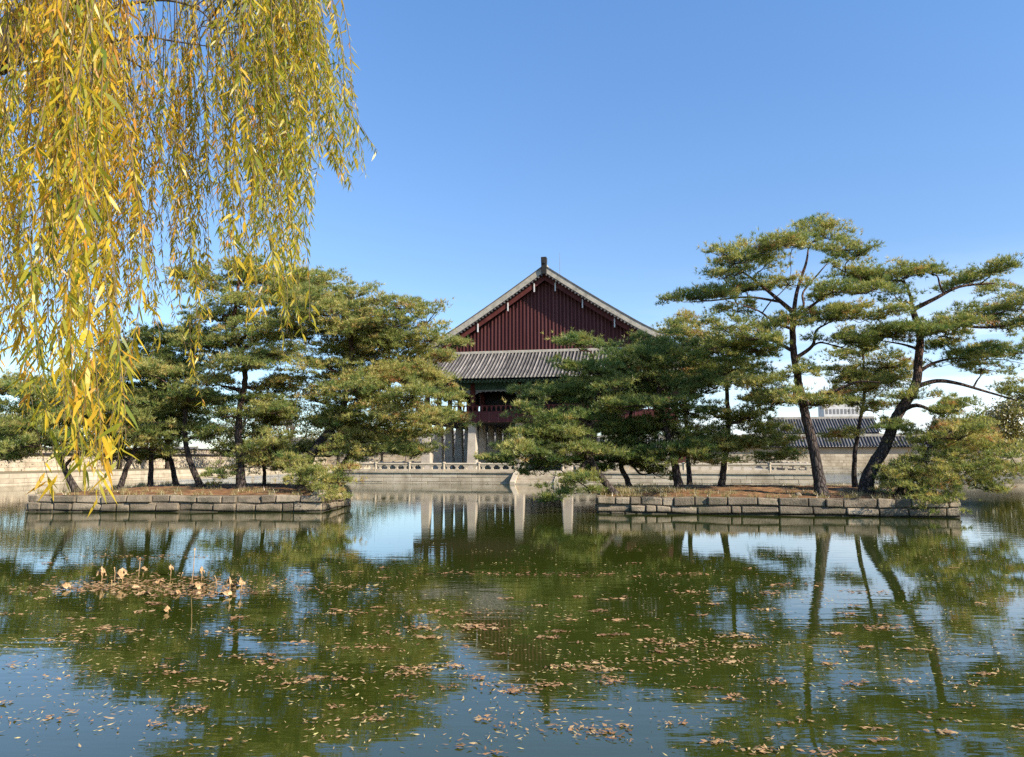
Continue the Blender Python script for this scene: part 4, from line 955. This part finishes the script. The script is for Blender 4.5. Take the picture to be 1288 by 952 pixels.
# ------------------------------------------------------------------ willow in the foreground
def willow():
    rs = np.random.RandomState(9)
    base = np.array((-6.2, 1.2, 1.0))
    root = thing('willow_tree', 'yellow autumn willow hanging its long leafy strands over the near water', 'tree', base)
    tb = MB()
    limbs = []
    def limb(pts, ra, rb, n=8):
        p = smooth_path(pts, 6); r = np.linspace(ra, rb, len(p)); tb.tube(p, r, n, False); limbs.append(p); return p
    fork = np.array((-5.6, 2.2, 4.6))
    tb.tube(smooth_path([base - np.array((0, 0, .3)), base + np.array((.1, .2, 1.2)), base + np.array((.3, .6, 2.4)), fork], 6), np.linspace(.36, .24, 19), 12)
    a = limb([fork, (-5.3, 3.6, 6.0), P(-60, 70, 5.6), P(30, 30, 5.8), P(110, -20, 6.0), P(220, -60, 6.3), P(330, -70, 6.6), P(400, -40, 6.8)], .2, .02)
    b = limb([fork, (-4.6, 2.8, 6.4), P(-20, -160, 4.0), P(110, -180, 4.3), P(240, -150, 4.6), P(340, -80, 4.8)], .18, .02)
    c = limb([fork, (-6.0, 4.0, 6.6), P(-120, 20, 7.2), P(0, -60, 7.6), P(160, -90, 8.0), P(300, -80, 8.3), P(390, -30, 8.5)], .18, .02)
    e = limb([fork, (-5.0, 2.6, 5.6), P(-160, -60, 3.4), P(-40, -120, 3.3), P(80, -150, 3.3), P(180, -120, 3.4)], .16, .02)
    # visible side branches
    for pts, ra in (([P(30, 30, 5.8), P(60, 45, 5.9), P(100, 60, 6.0), P(150, 68, 6.1), P(185, 90, 6.2)], .045), ([P(90, -10, 5.9), P(110, 15, 6.0), P(150, 7, 6.1), P(205, 0, 6.2), P(250, 12, 6.3), P(275, 40, 6.4)], .022),
                    ([P(100, 60, 6.0), P(140, 52, 6.0), P(180, 46, 6.1), P(220, 52, 6.2), P(275, 60, 6.3)], .016), ([P(-20, 55, 5.7), P(10, 60, 5.8), P(40, 85, 5.8), P(60, 130, 5.9)], .03), ([P(60, 45, 5.9), P(120, 90, 6.2), P(170, 130, 6.3), P(200, 180, 6.3)], .014)):
        limb(pts, ra, .005, 6)
    root_inv = base
    for lst in (tb.v,):
        for i in range(len(lst)): lst[i] = lst[i] - root_inv
    tb.build('trunk', M['grey_bark'], root, True)
    # strands
    lowx = [-60, 0, 30, 70, 100, 130, 150, 170, 210, 240, 262, 285, 320, 345, 372, 390, 410, 440, 470]
    lowy = [560, 600, 540, 590, 640, 655, 600, 500, 425, 490, 570, 440, 400, 470, 480, 320, 190, 245, 250]
    A = np.concatenate([p for p in limbs]); tw = MB()
    LV, LT, LN, n0 = [], [], [], 0
    def strand(px, ytop, ylow, Y, drift, leafsz, bias, dens):
        nonlocal n0
        top = P(px - drift, ytop, Y); low = P(px, ylow, Y + rs.normal(0, .25)); L = np.linalg.norm(low - top); k = max(4, int(L / .16))
        t = np.linspace(0, 1, k)[:, None]
        pts = top + (low - top) * t; sway = rs.normal(0, .06, 3) * np.array((1, 1, 0)); ph = rs.uniform(0, 6.28)
        pts += np.array((1, .6, 0)) * (np.sin(t * rs.uniform(3, 7) + ph) - math.sin(ph)) * .05 * L * .5 + sway * (t * (1 - t)) * 3
        if drift: pts[:, 0] -= (.22 * drift / FPX * Y) * np.sin(t[:, 0] * math.pi)
        # tie the strand up to the nearest limb
        j = np.argmin(np.linalg.norm(A - top, axis=1) + (A[:, 2] < top[2]) * 2)
        tie = A[j]
        if np.linalg.norm(tie - top) > .1 and np.linalg.norm(tie - top) < 2.2:
            full = np.vstack([smooth_path([tie, (tie + top) / 2 + np.array((0, 0, .18)), top], 4)[:-1], pts])
        else: full = pts
        tw.tube(full, np.linspace(.0045, .0014, len(full)), 4, False)
        nl = int(L * dens); s = np.sort(rs.uniform(0, 1, nl)) * (k - 1); i0 = np.minimum(s.astype(int), k - 2); f = (s - i0)[:, None]
        p = pts[i0] * (1 - f) + pts[i0 + 1] * f
        az = rs.uniform(0, 6.283, nl); out = np.stack([np.cos(az), np.sin(az), np.zeros(nl)], 1)
        dn = rs.uniform(.7, 3.0, nl)[:, None]
        d = out - np.array((0, 0, 1.)) * dn; d /= np.linalg.norm(d, axis=1)[:, None]
        sdv = np.cross(d, rs.normal(0, 1, (nl, 3))); sdv /= np.linalg.norm(sdv, axis=1)[:, None]
        nrm = np.cross(d, sdv)
        l = (leafsz * rs.uniform(.6, 1.25, nl))[:, None]; wv = l * rs.uniform(.11, .17, nl)[:, None]
        cv = rs.uniform(-.12, .16, nl)[:, None] * l
        b0 = p + d * .008; l1 = p + d * l * .3; l2 = p + d * l * .65 + nrm * cv; tp = p + d * l + nrm * cv * 2.4 - np.array((0, 0, 1)) * np.abs(cv)
        V = np.stack([b0, l1 + sdv * wv * .5, l1 - sdv * wv * .5, l2 + sdv * wv * .42, l2 - sdv * wv * .42, tp], 1).reshape(-1, 3)
        T = np.array([(0, 1, 2), (1, 3, 2), (2, 3, 4), (3, 5, 4)]); T = (np.arange(nl)[:, None, None] * 6 + T).reshape(-1, 3) + n0
        LV.append(V); LT.append(T); n0 += len(V)
        LN.append(np.repeat(np.clip(bias + rs.normal(0, .2, nl), 0, 1), 6))
    CL = np.cumsum(rs.uniform(22, 46, 16)) - 60
    def run(n, x0, x1, Y0, Y1, top0, top1, e0, e1, sz, dens=34, dr=(0, 14), bf=None, pw=1.35, clus=.65):
        for _ in range(n):
            px = rs.uniform(x0, x1); Y = rs.uniform(Y0, Y1)
            if rs.uniform() < clus:
                q_ = CL[np.argmin(np.abs(CL - px))]; px = float(np.clip(q_ + rs.normal(0, 8), x0, x1))
            lo = np.interp(px, lowx, lowy)
            yt = rs.uniform(top0, top1); yl = yt + (lo - yt) * (e0 + (e1 - e0) * rs.uniform() ** pw)
            strand(px, yt, yl, Y, rs.uniform(*dr), sz * rs.uniform(.85, 1.15), (.66 - .25 * max(0, (px - 120) / 330) + rs.normal(0, .13)) if bf is None else bf + rs.normal(0, .1), dens)
    run(175, -50, 150, 4.6, 7.5, -150, 30, .3, .93, .09, 46, (-30, 40))
    run(44, 95, 260, 5.6, 7.6, 40, 170, .3, .85, .085, 46, (-40, 40))
    run(78, 120, 382, 5.2, 8.4, -90, 120, .35, .92, .088, 46, (-30, 40))
    run(34, 290, 388, 5.4, 7.6, -90, 0, .45, .95, .09, 44, (-20, 40))
    run(30, 180, 394, 6, 8.2, -60, 90, .5, 1, .085, 42, (-10, 40))
    run(26, -30, 165, 3.2, 4.4, -180, -20, .5, .9, .095, 34, (-30, 30))
    run(17, 78, 140, 3.3, 3.9, -120, 60, .86, 1.0, .11, 32, (-10, 36), .5)
    run(12, 225, 390, 4.3, 5.2, -110, -20, .7, 1.0, .1, 32, (-10, 40), .4)
    run(52, 366, 428, 5.6, 7.0, -70, -20, .5, 1.0, .09, 42, (10, 60), .42)
    run(22, 420, 466, 5.6, 6.6, -60, -10, .75, 1.0, .085, 40, (35, 85), .38, .7, 0)
    tw.v = [v - base for v in tw.v]; tw.build('twigs', M['twig'], root, True)
    link_mesh('foliage', np.concatenate(LV) - base, np.concatenate(LT), M['willow'], root, np.concatenate(LN))
willow()
